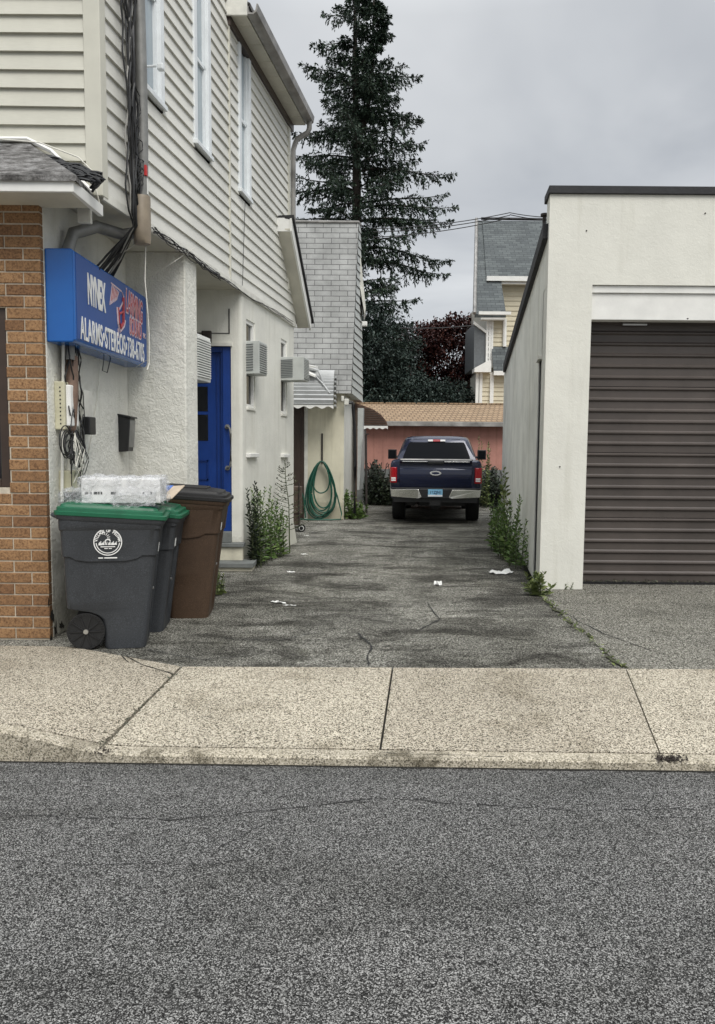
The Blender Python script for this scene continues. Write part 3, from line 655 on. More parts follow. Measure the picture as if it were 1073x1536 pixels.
# ------------------------------------------------------------------ SIGN
sg0, sg1 = 6.20, 8.10; sd_ = .215
sA = at(110, 372, sg0); sB = at(110, 513, sg0)
szt, szb = sA.z, sB.z; sfx = lambda y: sA.x+(at(220, 480, sg1).x-sA.x)*(y-sg0)/(sg1-sg0)
sign = thing('shop_sign', 'blue box sign with white and red lettering on the stucco wall above the bins', 'sign', (sfx(sg0)-.1, sg0, szb))
m = MB(); c = .022
lx = lambda y: NWx(y)+.004
m.loft([[(lx(y), y, szb+.0), (sfx(y)-c, y, szb), (sfx(y), y+(c if k == 0 else -c)*0, szb+c), (sfx(y), y, szt-c), (sfx(y)-c, y, szt), (lx(y), y, szt)] for k, y in ((0, sg0), (1, sg1))])
m.build('cabinet', 'sign plastic', sign, bevel=.012, seg=3)
so = .0035
m = MB(); m.extr([(sfx(sg0+.035)+so, sg0+.035, szb+.035), (sfx(sg1-.02)+so, sg1-.02, szb+.035), (sfx(sg1-.02)+so, sg1-.02, szt-.03), (sfx(sg0+.035)+so, sg0+.035, szt-.03)], (-.01, 0, 0)); m.build('face', 'sign face plastic', sign)
m = MB(); m.tube([(sfx(sg0)-.004, sg0+.004, szb+.02), (sfx(sg0)-.004, sg0+.004, szt-.02)], .009, 8); m.build('corner_seam', 'sign plastic', sign, smooth=60)
fd = Vector((sfx(sg1)-sfx(sg0), sg1-sg0, 0)).normalized(); SH = szt-szb
def sgm(y, v, o=.007): return frame((sfx(y)+o, y, szb+SH*v), fd, (0, 0, 1))
text('lettering', 'ALARMS•STEREOS•738-6705', 'white lettering', sgm((sg0+sg1)/2-.01, .165), .265, .485, sign, bold=.004, spacing=1.09)
text('lettering', 'NYNEX', 'white lettering', sgm(sg0+.47, .63), .35, .37, sign, bold=.012, spacing=.9)
# red logo: slanted striped banner, big curved stroke, two words with a pale outline
text('logo_outline', 'LARMING', 'pink lettering', sgm(sg0+1.49, .73, .006) @ Matrix.Rotation(R(-4), 4, 'Z'), .31, .40, sign, bold=.016, spacing=.95)
text('logo_word', 'LARMING', 'red lettering', sgm(sg0+1.49, .73, .0075) @ Matrix.Rotation(R(-4), 4, 'Z'), .31, .40, sign, bold=.0, spacing=.95)
text('logo_outline', 'SOUND', 'pink lettering', sgm(sg0+1.52, .455, .006), .23, .46, sign, bold=.014)
text('logo_word', 'SOUND', 'red lettering', sgm(sg0+1.52, .455, .0075), .23, .46, sign, bold=.0)
text('logo_word', 'INC', 'pink lettering', sgm(sg0+1.79, .42, .0075), .07, .7, sign, bold=.002)
def spt(y, v, o): return (sfx(sg0+y)+o, sg0+y, szb+SH*v)
m = MB()
for i in range(6):
    y = .86+i*.035; m.extr([spt(y, .86-i*.006, .006), spt(y+.018, .86-i*.006, .006), spt(y-.07+.018, .60+i*.02, .006), spt(y-.07, .60+i*.02, .006)], (-.003, 0, 0))
m.extr([spt(.84, .885, .006), spt(1.12, .86, .006), spt(1.12, .84, .006), spt(.84, .865, .006)], (-.003, 0, 0))
m.tube([spt(1.13, .84, .006), spt(1.17, .80, .006), spt(1.13, .70, .006), spt(1.04, .60, .006)], .007, 5)
m.tube([spt(.98, .62, .006), spt(1.0, .42, .006), spt(1.05, .33, .006), spt(1.16, .42, .006), spt(1.19, .50, .006)], .012, 5)
m.tube([spt(1.0, .36, .006), spt(1.005, .24, .006)], .006, 5)
m.build('logo_banner', 'pink lettering', sign)
m = MB()
for i in range(5):
    y = .877+i*.035; m.extr([spt(y, .84-i*.006, .0065), spt(y+.012, .84-i*.006, .0065), spt(y-.05+.012, .66+i*.02, .0065), spt(y-.05, .66+i*.02, .0065)], (-.003, 0, 0))
m.tube([spt(1.0, .62, .0075), spt(1.02, .44, .0075), spt(1.06, .38, .0075), spt(1.14, .46, .0075), spt(1.15, .78, .0075)], .016, 5)
m.tube([spt(1.04, .55, .0075), spt(1.14, .60, .0075)], .012, 5)
m.build('logo_stroke', 'red lettering', sign)

# ------------------------------------------------------------------ CONDUITS, CABLES, BOXES on the left building
def wp(px, py, o=.05):      # a point standing o off the upper side wall
    d = ray(px, py); k = (-1.10-WS*12.86+o)/(d.x-WS*d.y); return Vector((d.x*k, d.y*k, CAMH+d.z*k))
def npt(px, py, o=.05):     # ... off the near wall under the sign
    d = ray(px, py); k = (-2.55-.028*6.14+o)/(d.x-.028*d.y); return Vector((d.x*k, d.y*k, CAMH+d.z*k))
cv = thing('service_conduit', 'thick grey service pipe running up the corner of the siding with a tan elbow', 'conduit', wp(215, 330, .1))
m = MB(); m.tube([wp(207, -60, .085), wp(212, 100, .085), wp(214, 200, .085), wp(214, 310, .085)], .052, 12); m.build('pipe', 'grey conduit', cv, smooth=60)
eb = wp(213, 300, .1)
m = MB(); m.loft([[eb+wd*(.085*math.cos(a)*sx)+wn_*(.0+.075*math.sin(a))+Vector((0, 0, z)) for a in [k*math.pi/8 for k in range(16)]] for z, sx in ((.03, .8), (0, 1), (-.28, 1.05), (-.36, .95), (-.39, .6))])
m.build('elbow_box', 'tan conduit', cv, smooth=50)
eb2 = eb+Vector((0, 0, -.28))
m = MB(); m.tube([eb2, eb2+Vector((-.18, .02, -.02)), npt(128, 340, .14)+Vector((.1, .0, 0)), npt(110, 350, .10), npt(103, 372, .075), npt(103, 450, .07), npt(103, 540, .07)], .052, 12); m.build('under_pipe', 'grey conduit', cv, smooth=60)
m = MB(); m.tube([npt(108, 535, .08), npt(107, 590, .09), npt(106, 640, .08), npt(108, 650, .08)], [.05, .06, .05, .03], 10); m.build('taped_joint', 'brown tape', cv, smooth=60)
m = MB(); m.tube([npt(95, 515, .05), npt(95, 600, .05), npt(93, 740, .05), npt(94, 752, .05)], .014, 8); m.tube([npt(108, 650, .06), npt(104, 700, .05), npt(102, 755, .05)], .018, 8); m.build('thin_pipe', 'weathered white paint', cv, smooth=60)

cb = thing('cable_bundle', 'tangled bundle of black cables hanging down the siding beside the grey pipe', 'cables', wp(205, 300, .1))
r2 = random.Random(3); m = MB(); m2 = MB()
for i in range(17):
    o = r2.uniform(.03, .13); dx_ = r2.uniform(-5, 8)
    pts = [wp(189+dx_*.5, -60, o)]
    for y in range(0, 340, 40): pts.append(wp(191+dx_+y*.035+r2.uniform(-3.6, 3.6)+5*math.sin(y/70.+i*1.3), y, o+r2.uniform(-.01, .02)))
    pts += [wp(204+dx_*.6, 338, o)]
    e3 = npt(142+r2.uniform(-18, 22), 425+r2.uniform(-6, 4), r2.uniform(.06, .15)); pts += [pts[-1].lerp(e3, .5)+Vector((0, 0, r2.uniform(-.05, .02))), e3]
    (m if i % 6 else m2).tube(wig(pts, .006, 40, i), r2.uniform(.006, .011), 5)
for i in range(7):
    y = r2.uniform(140, 300); x = 196+y*.03; L_ = r2.uniform(20, 60)
    m.tube(wig([wp(x, y-L_/2, .1), wp(x+r2.uniform(6, 14), y-L_/5, .12), wp(x+r2.uniform(5, 12), y+L_/4, .13), wp(x+3, y+L_/2, .1)], .01, 18, i+60), .005, 5)
m.build('black_strand', 'black cable', cb, smooth=60); m2.build('grey_strand', 'grey cable', cb, smooth=60)
m = MB(); q = wp(219, 256, .13); m.obox(q, (0, .018, 0), (.01, 0, 0), (0, 0, .045)); m.build('red_tag', 'red tag', cb)
q = wp(221, 280, .13); m = MB(); m.obox(q, (0, .015, 0), (.008, 0, 0), (0, 0, .07)); m.build('paper_tag', 'paper', cb)
m = MB()
for i in range(9):
    x0 = r2.uniform(226, 236); pts = []
    for k in range(9):
        x = x0+(330-x0)*k/8; yl = 353+(x-230)*.70; pts.append(wp(x, yl-6+r2.uniform(-8, 5), .04+r2.uniform(0, .03)))
    m.tube(wig(pts, .015, 44, i+90), .0042, 5)
for i in range(3):
    pts = []
    for k in range(9):
        x = 320+(440-320)*k/8; yl = 413+(x-320)*.625; pts.append(wp(x, yl+r2.uniform(-4, 2)-2, .045))
    m.tube(wig(pts, .008, 40, i+120), .0045, 5)
m.tube([wp(368, 303, .04), wp(366, 360, .04), wp(364, 428, .04)], .004, 5)
o = m.build('wall_wires', 'black cable'); tag(o, 'loose thin black wires running along the bottom edge of the side siding', 'wires')
m = MB(); m.tube([wp(219, 360, .1), wp(221, 420, .1)+Vector((-.02, 0, 0)), wp(222, 470, .1), wp(224, 500, .1), wp(224, 545, .1), wp(221, 555, .1)], .006, 5)
m.tube([at(206, 428, 7.9), wp(262, 392, .02), wp(292, 372, .05)], .0035, 5); m.tube([npt(160, 398, .12), wp(213, 358, .08)], .004, 5); m.tube([npt(193, 558, .02), wp(224, 538, .1)], .003, 5)
m.tube(wig([npt(153, 400, .03), npt(150, 520, .02), npt(146, 600, .012), npt(134, 680, .012)], .01, 20, 8), .0035, 5)
o = m.build('white_wires', 'white cable'); tag(o, 'thin pale wires hanging from the tan elbow past the end of the blue sign', 'wires')
m = MB()
for i in range(13):
    x = r2.uniform(98, 117); pts = [npt(x, 505, r2.uniform(.05, .1))]
    for y in range(540, 720, 26): pts.append(npt(min(max(x+r2.uniform(-6, 8)+(y-520)*.05, 92), 132), y, r2.uniform(.04, .14)))
    m.tube(wig(pts, .014, 40, i+20), r2.uniform(.0035, .007), 5)
for i in range(6):      # loose loops
    cx_, cy_ = 102+r2.uniform(-6, 6), 665+r2.uniform(-8, 10); a, b = r2.uniform(6, 10), r2.uniform(14, 22)
    m.tube([npt(cx_+a*math.cos(k*math.pi/10), cy_+b*math.sin(k*math.pi/10), .1+i*.008) for k in range(21)], .005, 5)
for i in range(8):
    x = r2.uniform(108, 128); m.tube(wig([npt(112, 640, .1), npt(x, 665, .14), npt(x+r2.uniform(-6, 10), 690, .14), npt(x+r2.uniform(-6, 6), r2.uniform(708, 732), .12)], .02, 18, i+44), .004, 5)
m.tube([npt(157, 528, .12), npt(154, 556, .14), npt(161, 559, .14), npt(168, 530, .12)], .005, 5)
o = m.build('wire_tangle', 'black cable', smooth=60); tag(o, 'messy tangle of black wires and loops below the sign beside the cream box', 'wires')
m = MB()
for i in range(8):
    x = r2.uniform(108, 130); m.tube(wig([npt(112, 650, .13), npt(x, 675, .16), npt(x+r2.uniform(-8, 10), 700, .16), npt(x, r2.uniform(705, 735), .13)], .02, 18, i+74), .0035, 5)
o = m.build('stripped_wires', 'white cable'); tag(o, 'frayed pale wire ends dangling under the black wire tangle', 'wires')
# black cables lying on the pent roof
m = MB()
for i in range(24):
    pts = []
    for k in range(8):
        x = -60+k*30+r2.uniform(-6, 6); f_ = min(max((x+60)/210, 0), 1); yp = 226+f_*f_*46+r2.uniform(-10, 22)*(1-f_*.6)
        Yd = 6.36-(min(max(yp-216-f_*26, 0), 48)/50)*.5; q = at(x, yp, Yd); pts.append((q.x, Yd, q.z+.03))
    pts.append(at(140+r2.uniform(-5, 2), 274+r2.uniform(-6, 12), 6.25))
    m.tube(wig(pts, .03, 50, i+140), r2.uniform(.005, .013), 5)
o = m.build('roof_cables', 'black cable', smooth=60); tag(o, 'black cables lying in a tangle over the little shingled roof', 'cables')
m = MB(); m.tube([at(0, 209, 6.36), at(60, 214, 6.36), at(118, 236, 6.36), at(138, 256, 6.36), at(146, 290, 6.36), at(150, 306, 6.37), at(133, 302, 6.3)], .006, 5)
o = m.build('coaxial_cable', 'white cable'); tag(o, 'white cord curving down from the small roof to the corner board', 'wires')
# boxes
a = npt(82, 572, 0); b = npt(95, 645, 0)
tb = thing('terminal_box', 'cream telephone terminal box with a row of holes on the stucco wall', 'utility box', (a.x, 6.40, b.z))
y0, y1 = 6.33, 6.56; zb, zt_ = b.z-.0, a.z+.0
m = MB(); m.prism([(NWx(y0), y0), (NWx(y0)+.085, y0), (NWx(y1)+.085, y1), (NWx(y1), y1)], zb, zt_); m.build('case', 'cream plastic', tb, bevel=.008)
m = MB(); m.prism([(NWx(y0)+.087, y0+.02), (NWx(y0)+.125, y0+.035), (NWx(y1)+.125, y1-.035), (NWx(y1)+.087, y1-.02)], zb+.03, zt_-.025); m.build('cover', 'white paint', tb, bevel=.01)
for k in range(10):
    z = zb+.05+(zt_-zb-.1)*k/9; m = MB(); m.box(NWx(y0)+.045, NWx(y0)+.055, y0-.003, y0+.001, z-.006, z+.006); m.build('terminal_hole', 'black plastic', tb)
y0, y1 = 6.38, 6.62; z1 = npt(100, 706, .05).z; z0 = npt(100, 738, .05).z
m = MB(); m.prism([(NWx(y0)-.0, y0), (NWx(y0)+.11, y0), (NWx(y1)+.11, y1), (NWx(y1), y1)], z0, z1); o = m.build('junction_box', 'cream plastic', bevel=.008); tag(o, 'small cream junction box low on the wall behind the green lid', 'utility box')
m = MB(); y0, y1 = 6.42, 6.60; m.prism([(NWx(y0), y0), (NWx(y0)+.12, y0), (NWx(y1)+.12, y1), (NWx(y1), y1)], z0-.12, z0-.012); o = m.build('meter_socket', 'black plastic', bevel=.012); tag(o, 'black box fixed to the wall just above the green bin lid', 'utility box')
y0, y1 = 6.80, 6.98; z1 = npt(124, 585, .05).z; z0 = npt(124, 650, .05).z
m = MB(); m.prism([(NWx(y0), y0), (NWx(y0)+.07, y0), (NWx(y1)+.07, y1), (NWx(y1), y1)], z0, z1); o = m.build('wire_box', 'weathered white paint', bevel=.006); tag(o, 'open pale wiring box behind the cables under the sign', 'utility box')
m = MB(); m.prism([(NWx(y0)+.05, y0-.02), (NWx(y0)+.12, y0-.02), (NWx(y1)+.12, y1-.05), (NWx(y1)+.05, y1-.05)], z0-.01, z0+.15); o = m.build('splice_block', 'black plastic', bevel=.01); tag(o, 'black splice block on the lower half of the pale wiring box', 'utility box')
mbx = thing('mailbox', 'slim black metal mailbox hung on the white stucco wall under the sign', 'mailbox', (NWx(7.8), 7.8, at(190, 680, 7.8).z))
zb, zt_ = at(190, 678, 7.75).z, at(190, 622, 7.75).z; y0, y1 = 7.86, 8.03
m = MB(); m.add([(NWx(y0), y0, zb), (NWx(y0)+.10, y0, zb+.01), (NWx(y0)+.125, y0, zt_-.03), (NWx(y0), y0, zt_)]+[(NWx(y1), y1, zb), (NWx(y1)+.10, y1, zb+.01), (NWx(y1)+.125, y1, zt_-.03), (NWx(y1), y1, zt_)], [(0, 1, 2, 3), (7, 6, 5, 4), (0, 4, 5, 1), (1, 5, 6, 2), (2, 6, 7, 3), (3, 7, 4, 0)])
m.build('body', 'black plastic', mbx, bevel=.006)
m = MB(); m.obox(((NWx(y0)+.07), (y0+y1)/2, zt_-.008), (.075, 0, -.016), (.005, .10, 0), (.001, 0, .008)); m.build('lid', 'black plastic', mbx, bevel=.004)
m = MB(); m.obox((NWx(7.95)+.117, 7.945, (zb+zt_)/2), (.004, 0, 0), (.004, .075, 0), (.010, 0, (zt_-zb)/2-.05)); m.build('front_panel', 'grey conduit', mbx, bevel=.003)
ml = thing('window_bracket', 'small white lamp bracket beside the nearest upstairs window', 'bracket', wp(226, 100, .05))
m = MB(); q = wp(221, 100, .04); m.tube([q, q+wn_*.09], .012, 8); m.build('arm', 'white frame', ml); m = MB(); m.obox(q+wn_*.12+wd*.03, wn_*.03, wd*.03, (0, 0, .03)); m.build('head', 'white frame', ml, bevel=.012)

# ------------------------------------------------------------------ AIR CONDITIONERS
def ac_unit(label, p0, u, v, W_, D_, H_, side_split=.55, louver_out=True):
    # p0: lower wall corner nearest the street; u: out of the wall; v: along the wall
    g_ = thing('air_conditioner', label, 'air conditioner', p0, 0, 'window air conditioners')
    p0, u, v = Vector(p0), Vector(u), Vector(v); z = Vector((0, 0, 1))
    m = MB(); m.obox(p0+u*D_/2+v*W_/2+z*H_/2, u*D_/2, v*W_/2, z*H_/2); m.build('casing', 'ac casing', g_, bevel=.008)
    m = MB(); n = 11                                         # slanting louvres on the street side near the wall
    for k in range(n): zz = .05+(H_-.1)*k/(n-1); m.obox(p0+u*(D_*side_split/2+.01)-v*.005+z*zz, u*(D_*side_split/2-.01)+z*.006, v*.006, z*.005)
    m.build('side_louvre', 'ac grille', g_)
    m = MB(); n = 13
    m.obox(p0+u*(D_+.002)+v*W_/2+z*H_/2, u*.003, v*(W_/2-.025), z*(H_/2-.025)); b = m.build('back_panel', 'ac grille', g_)
    m = MB()
    for k in range(n): zz = .04+(H_-.08)*k/(n-1); m.obox(p0+u*(D_+.008)+v*W_/2+z*zz, u*.007, v*(W_/2-.02), z*.0055)
    m.build('grille', 'ac casing', g_)
    return g_
p = Vector((Wx(W1[0]), W1[0], at(380, 562, 10.4).z)); ac_unit('pale air conditioner in the narrow window just right of the blue door', p-wn_*.1, wn_, wd, .37, .28, at(380, 513, 10.4).z-p.z, .7)
p = Vector((Wx(W2[0]), W2[0]+.0, at(430, 571, 12.1).z)); ac_unit('grey air conditioner sticking far out of the second side window at the far corner', p-wn_*.1, wn_, wd, .36, .47, at(430, 536, 12.1).z-p.z, .62)
# porch unit: fixed behind the pier, its long louvred side towards the alley
zb, zt_ = at(302, 571, 8.7).z, at(302, 502, 8.7).z
pa = thing('air_conditioner', 'white louvred air conditioner above the blue door, half hidden by the stucco pier', 'air conditioner', (Wx(8.6)-.2, 8.56, zb), 0, 'window air conditioners')
m = MB(); m.prism([(Wx(8.54, -.02), 8.54), (Wx(9.0, -.02), 9.0), (Wx(9.0, -.5), 9.0), (Wx(8.54, -.5), 8.54)], zb, zt_); m.build('casing', 'ac white', pa, bevel=.01)
m = MB(); m.prism([(Wx(8.58, -.018), 8.58), (Wx(8.97, -.018), 8.97), (Wx(8.97, -.03), 8.97), (Wx(8.58, -.03), 8.58)], zb+.04, zt_-.04); m.build('back_panel', 'ac grille', pa)
m = MB()
for k in range(16):
    zz = zb+.05+(zt_-zb-.1)*k/15; m.prism([(Wx(8.58, -.004), 8.58), (Wx(8.97, -.004), 8.97), (Wx(8.97, -.018), 8.97), (Wx(8.58, -.018), 8.58)], zz-.007, zz+.007)
m.build('grille', 'ac white', pa)

# ------------------------------------------------------------------ WHEELED BINS
def bin_ring(z, xr, xf, hw, r, notch=0., nw=.12):
    pts = []
    for cx_, cy_, a0 in ((xf-r, hw-r, 0), (xr+r, hw-r, 90), (xr+r, -hw+r, 180), (xf-r, -hw+r, 270)):
        for k in range(6): a = R(a0+90*k/5); pts.append(Vector((cx_+r*math.cos(a), cy_+r*math.sin(a), z)))
    pts += [Vector((xf, -nw-.02, z)), Vector((xf-notch, -nw, z)), Vector((xf-notch, nw, z)), Vector((xf, nw+.02, z))]
    return pts
def make_bin(label, loc, rz, H, body, lid, group, scale=1.):
    b = thing('wheeled_bin', label, 'bin', loc, rz, group)
    W0, W1_ = .235*scale, .272*scale; L0, L1 = .25*scale, .395*scale; k = H/1.12
    def hw(z): return W0+(W1_-W0)*z/H
    def xf(z): return L0+(L1-L0)*z/H
    m = MB(); rings = []
    prof = [(0, -.075, .0), (.02, -.085, .0), (.17, -.085, .025), (.235, -.10, .03), (.275, -.15, .03), (.30, -.22, .03), (.315, -.31, .03), (.33, -.375, .03),
            (.40, -.382, .03), (.70, -.39, .03), (.735, -.39, .03), (.745, -.39, .012), (.80, -.393, .008), (.94, -.398, .0), (.955, -.398, 0), (1.0, -.40, .0), (1.03, -.40, .0)]
    for z, xr, nt_ in prof:
        zz = z*k; ex = .0 if z < .74 else (.012 if z < .95 else .022)
        rings.append(bin_ring(zz, (xr-(ex if z > .3 else 0))*scale, xf(zz)+ex, hw(zz)+ex, .05*scale, nt_*scale+.0))
    m.loft(rings); m.build('body', body, b, smooth=35, local=True)
    # rim
    m = MB(); z0 = 1.03*k
    m.loft([bin_ring(z0+dz, -.44*scale-e, xf(z0)+.035+e, hw(z0)+.03+e, .06*scale) for dz, e in ((-.02, -.004), (0, .004), (.03, .004), (.036, -.01))]); m.v = [(x, y, z-.065*x) for x, y, z in m.v]; m.build('rim', body, b, smooth=35, local=True)
    # side pockets on both flanks: a raised apron that dips in the middle
    for sy in (-1, 1):
        m = MB(); zz = [.77, .745, .715, .70, .70, .715, .745, .77]; xs_ = [-.37, -.345, -.29, -.2, .1, .19, .25, .285]
        pts = [Vector((x*scale, sy*(hw(.75*k)+.011), z*k)) for x, z in zip(xs_, zz)]+[Vector((.315*scale, sy*(hw(.95*k)+.016), .95*k)), Vector((-.385*scale, sy*(hw(.95*k)+.016), .95*k))]
        m.extr(pts, (0, -sy*.03, 0)); m.build('side_apron', body, b, local=True, bevel=.006)
    # lid: stepped, domed, hinged at the back
    m = MB(); z1 = z0+.038
    LR = lambda dz, e: bin_ring(z1+dz, -.455*scale+e*.6, xf(z0)+.055-e, hw(z0)+.042-e, max(.03, .07*scale-e*.3))
    m.loft([LR(-.004, .004), LR(.0, 0), LR(.026, 0), LR(.030, .006), LR(.031, .026), LR(.054, .029), LR(.059, .036), LR(.060, .066), LR(.078, .075), LR(.084, .10), LR(.092, .17)])
    for v_ in range(len(m.v)): x, y, z = m.v[v_]; m.v[v_] = (x, y, z+.016*math.cos(x*3)-.026-.065*x)
    l_ = m.build('lid', lid, b, smooth=30, local=True)
    m = MB()
    for y in (-.12, 0, .12): m.obox((0, y*scale, z1+.078), (.24*scale, 0, -.0156*scale), (0, .022, 0), (0, 0, .014))
    m.build('lid_rib', lid, l_, local=True, bevel=.008)
    m = MB(); m.tube([(-.40*scale, -hw(z0)*.7, z0-.0), (-.475*scale, -hw(z0)*.68, z0+.035), (-.475*scale, hw(z0)*.68, z0+.035), (-.40*scale, hw(z0)*.7, z0-.03)], .016, 8); m.build('handle', body, b, smooth=60, local=True)
    m = MB(); m.cyl((-.225*scale, -hw(.15)+.0, .148), (-.225*scale, hw(.15), .148), .012); m.build('axle', 'bright metal', b, smooth=40, local=True)
    for sy in (-1, 1):
        yc = sy*(hw(.15)-.022); R0 = .147; m = MB(); n = 40; rr_ = []
        for (rad, dy) in ((R0*.80, -.022), (R0*.97, -.026), (R0, -.018), (R0, .018), (R0*.97, .026), (R0*.80, .022)): rr_.append([Vector((-.225*scale+rad*math.cos(2*math.pi*i/n), yc+dy, .148+rad*math.sin(2*math.pi*i/n))) for i in range(n)])
        m.loft(rr_, True); w_ = m.build('wheel', 'bin rubber', b, smooth=35, local=True)
        m = MB(); yo = yc+sy*.024
        for i in range(10):
            a = 2*math.pi*i/10; d = Vector((math.cos(a), 0, math.sin(a))); m.obox(Vector((-.225*scale, yo, .148))+d*.07, d*.05, Vector((-d.z, 0, d.x))*.005, (0, .006, 0))
        for i in range(36):
            a = 2*math.pi*i/36; d = Vector((math.cos(a), 0, math.sin(a))); m.obox(Vector((-.225*scale, yo, .148))+d*(R0*.9), d*.008, Vector((-d.z, 0, d.x))*.004, (0, .004, 0))
        m.build('spoke', 'black plastic', w_, local=True)
        m = MB(); m.cyl((-.225*scale, yo-sy*.004, .148), (-.225*scale, yo+sy*.012, .148), .019, 16); m.build('hub_cap', 'bright metal', w_, smooth=30, local=True)
    # paper label on the front
    zz = .80*k; m = MB(); tx = (xf(.85*k)-xf(.75*k))/(.1*k)
    m.obox((xf(zz)+.0125, -.17*scale, zz), (.0012, 0, 0), (0, .026, 0), (tx*.035, 0, .035)); m.build('label_sticker', 'paper', b, local=True)
    m = MB(); m.cyl((xf(.45*k)-.03, -.05, .45*k), (xf(.45*k)+.004, -.05, .45*k), .012, 12); m.build('catch_bar', 'bright metal', b, local=True)
    return b, hw, xf
b1c = (at(180, 977, 5.97).x-.055, 6.10, .003)
bin1, hw1, xf1 = make_bin('grey wheeled bin with green lid and round white town seal, nearest the pavement', b1c, R(11), 1.13, 'grey bin plastic', 'green lid plastic', 'wheeled bins against the wall', .95)
b2c = (b1c[0]+.015, 6.65, 0); make_bin('second grey wheeled bin with green lid, wedged between the sealed bin and the brown one', b2c, R(5), 1.10, 'grey bin plastic', 'green lid plastic', 'wheeled bins against the wall', .97)
b3c = (at(290, 942, 6.95).x-.165, 7.24, 0); make_bin('tall brown wheeled bin with dark lid beside the door steps', b3c, R(4), 1.22, 'brown bin plastic', 'dark lid plastic', 'wheeled bins against the wall', 1.1)
# town seal printed on the flank of the first bin
def b1(x, z, o=.0): return Vector((x, -(hw1(z)+.018+o) if z < .95 else -(hw1(z)+.02+o), z))
sealc = (-.03, .865); sr = .108
def sp2(r_, a): return sealc[0]+r_*math.cos(a), sealc[1]+r_*math.sin(a)
seal = MB()
tilt = (hw1(1.)-hw1(0.))
def sfl(x, z, o=0.): return Vector((x, -(hw1(.95*1.13/1.12)+.0185+o), z))
def ringband(m, r0, r1, a0, a1, n=48):
    for i in range(n):
        A0, A1 = a0+(a1-a0)*i/n, a0+(a1-a0)*(i+1)/n
        m.quad(*[sfl(*sp2(r_, a)) for r_, a in ((r0, A0), (r1, A0), (r1, A1), (r0, A1))])
ringband(seal, sr*.93, sr, 0, 2*math.pi); ringband(seal, sr*.78, sr*.84, R(185), R(355))
def bar2(x, z, w_, h_, rot=0):
    c, s_ = math.cos(rot), math.sin(rot); seal.quad(*[sfl(sealc[0]+x+dx_*c-dz*s_, sealc[1]+z+dx_*s_+dz*c) for dx_, dz in ((-w_, -h_), (w_, -h_), (w_, h_), (-w_, h_))])
bar2(0, -.038, .055, .0035); bar2(-.014, -.052, .013, .003); bar2(.018, -.052, .012, .003)
bar2(-.055, -sr-.018, .018, .0045); bar2(.02, -sr-.018, .048, .0045)
ringband(seal, .015, .024, R(20), R(250), 16)
for i in range(len(seal.v)-68, len(seal.v)):
    pass
for k in range(6): a = R(-10+k*22); bar2(-.03+.038*math.cos(a), .03+.038*math.sin(a), .011, .0022, a)
for x, h_, w_ in ((-.058, .016, .012), (-.036, .012, .011), (-.012, .010, .008), (.012, .013, .010), (.036, .014, .012), (.058, .011, .010)):
    bar2(x, -.018, w_, h_*.5); bar2(x, -.018+h_*.7, w_*.6, h_*.35); bar2(x+.006, -.006+h_*.3, w_*.25, h_*.5)
so_ = seal.build('town_seal', 'white lettering', bin1, local=True)
word = 'VILLAGE OF PELHAM'
for i, ch in enumerate(word):
    if ch == ' ': continue
    a = R(172-(164)*i/(len(word)-1)); x, z = sp2(sr*.80, a); P = sfl(x, z, .001)
    M_ = Matrix.Translation(P) @ Matrix.Rotation(math.pi/2, 4, 'X') @ Matrix.Rotation(a-math.pi/2, 4, 'Z')
    off = ROOT[bin1.name]; t_ = text('seal_letter', ch, 'white lettering', M_, .030, .9, so_, .0003, .0012)
# wrapped carton on the lid
cw = Vector((b1c[0]+.015, b1c[1]+.0, 0)); lz = 1.13*1.03/1.12*1.0+.10
pk = thing('wrapped_carton', 'white carton in crumpled clear plastic on top of the first green lid', 'package', (cw.x, cw.y, lz+.02), R(6), 'rubbish on the bins')
ct = .02
m = MB(); m.box(-.24, .37, -.17, .17, .005, .20); m.build('carton', 'carton white', pk, local=True, bevel=.008)
m = MB()
for x, w_ in ((-.20, .012), (-.165, .005), (-.13, .014), (-.105, .006), (-.085, .006), (.0, .012), (.02, .006), (.24, .006), (.30, .006)): m.box(x-w_, x+w_, -.1715, -.1705, .075, .095)
m.build('print', 'dark plastic', pk, local=True)
def crumple(m, x0, x1, y0, y1, z0, z1, n, amp, seed, sag=0):
    import itertools
    def P(u, v, w_): return Vector((x0+(x1-x0)*u, y0+(y1-y0)*v, z0+(z1-z0)*w_))
    def disp(p): 
        nv = mnoise.noise_vector(p*11+Vector((seed, 0, 0)))*amp+mnoise.noise_vector(p*27+Vector((0, seed, 0)))*amp*.7+mnoise.noise_vector(p*60)*amp*.3
        return p+nv
    for fn in (lambda u, v: (u, v, 1), lambda u, v: (u, 0, v), lambda u, v: (u, 1, v), lambda u, v: (0, u, v), lambda u, v: (1, u, v)):
        idx = len(m.v); vs = [disp(P(*fn(i/n, j/n))) for i in range(n+1) for j in range(n+1)]
        m.add(vs, [(i*(n+1)+j, (i+1)*(n+1)+j, (i+1)*(n+1)+j+1, i*(n+1)+j+1) for i in range(n) for j in range(n)])
m = MB(); crumple(m, -.27, .385, -.185, .185, .0, .212, 30, .022, 3); crumple(m, -.41, -.2, -.16, .17, -.005, .10, 18, .035, 8); crumple(m, .02, .33, -.235, -.15, -.02, .085, 18, .022, 12)
m.build('plastic_wrap', 'clear plastic film', pk, local=True)
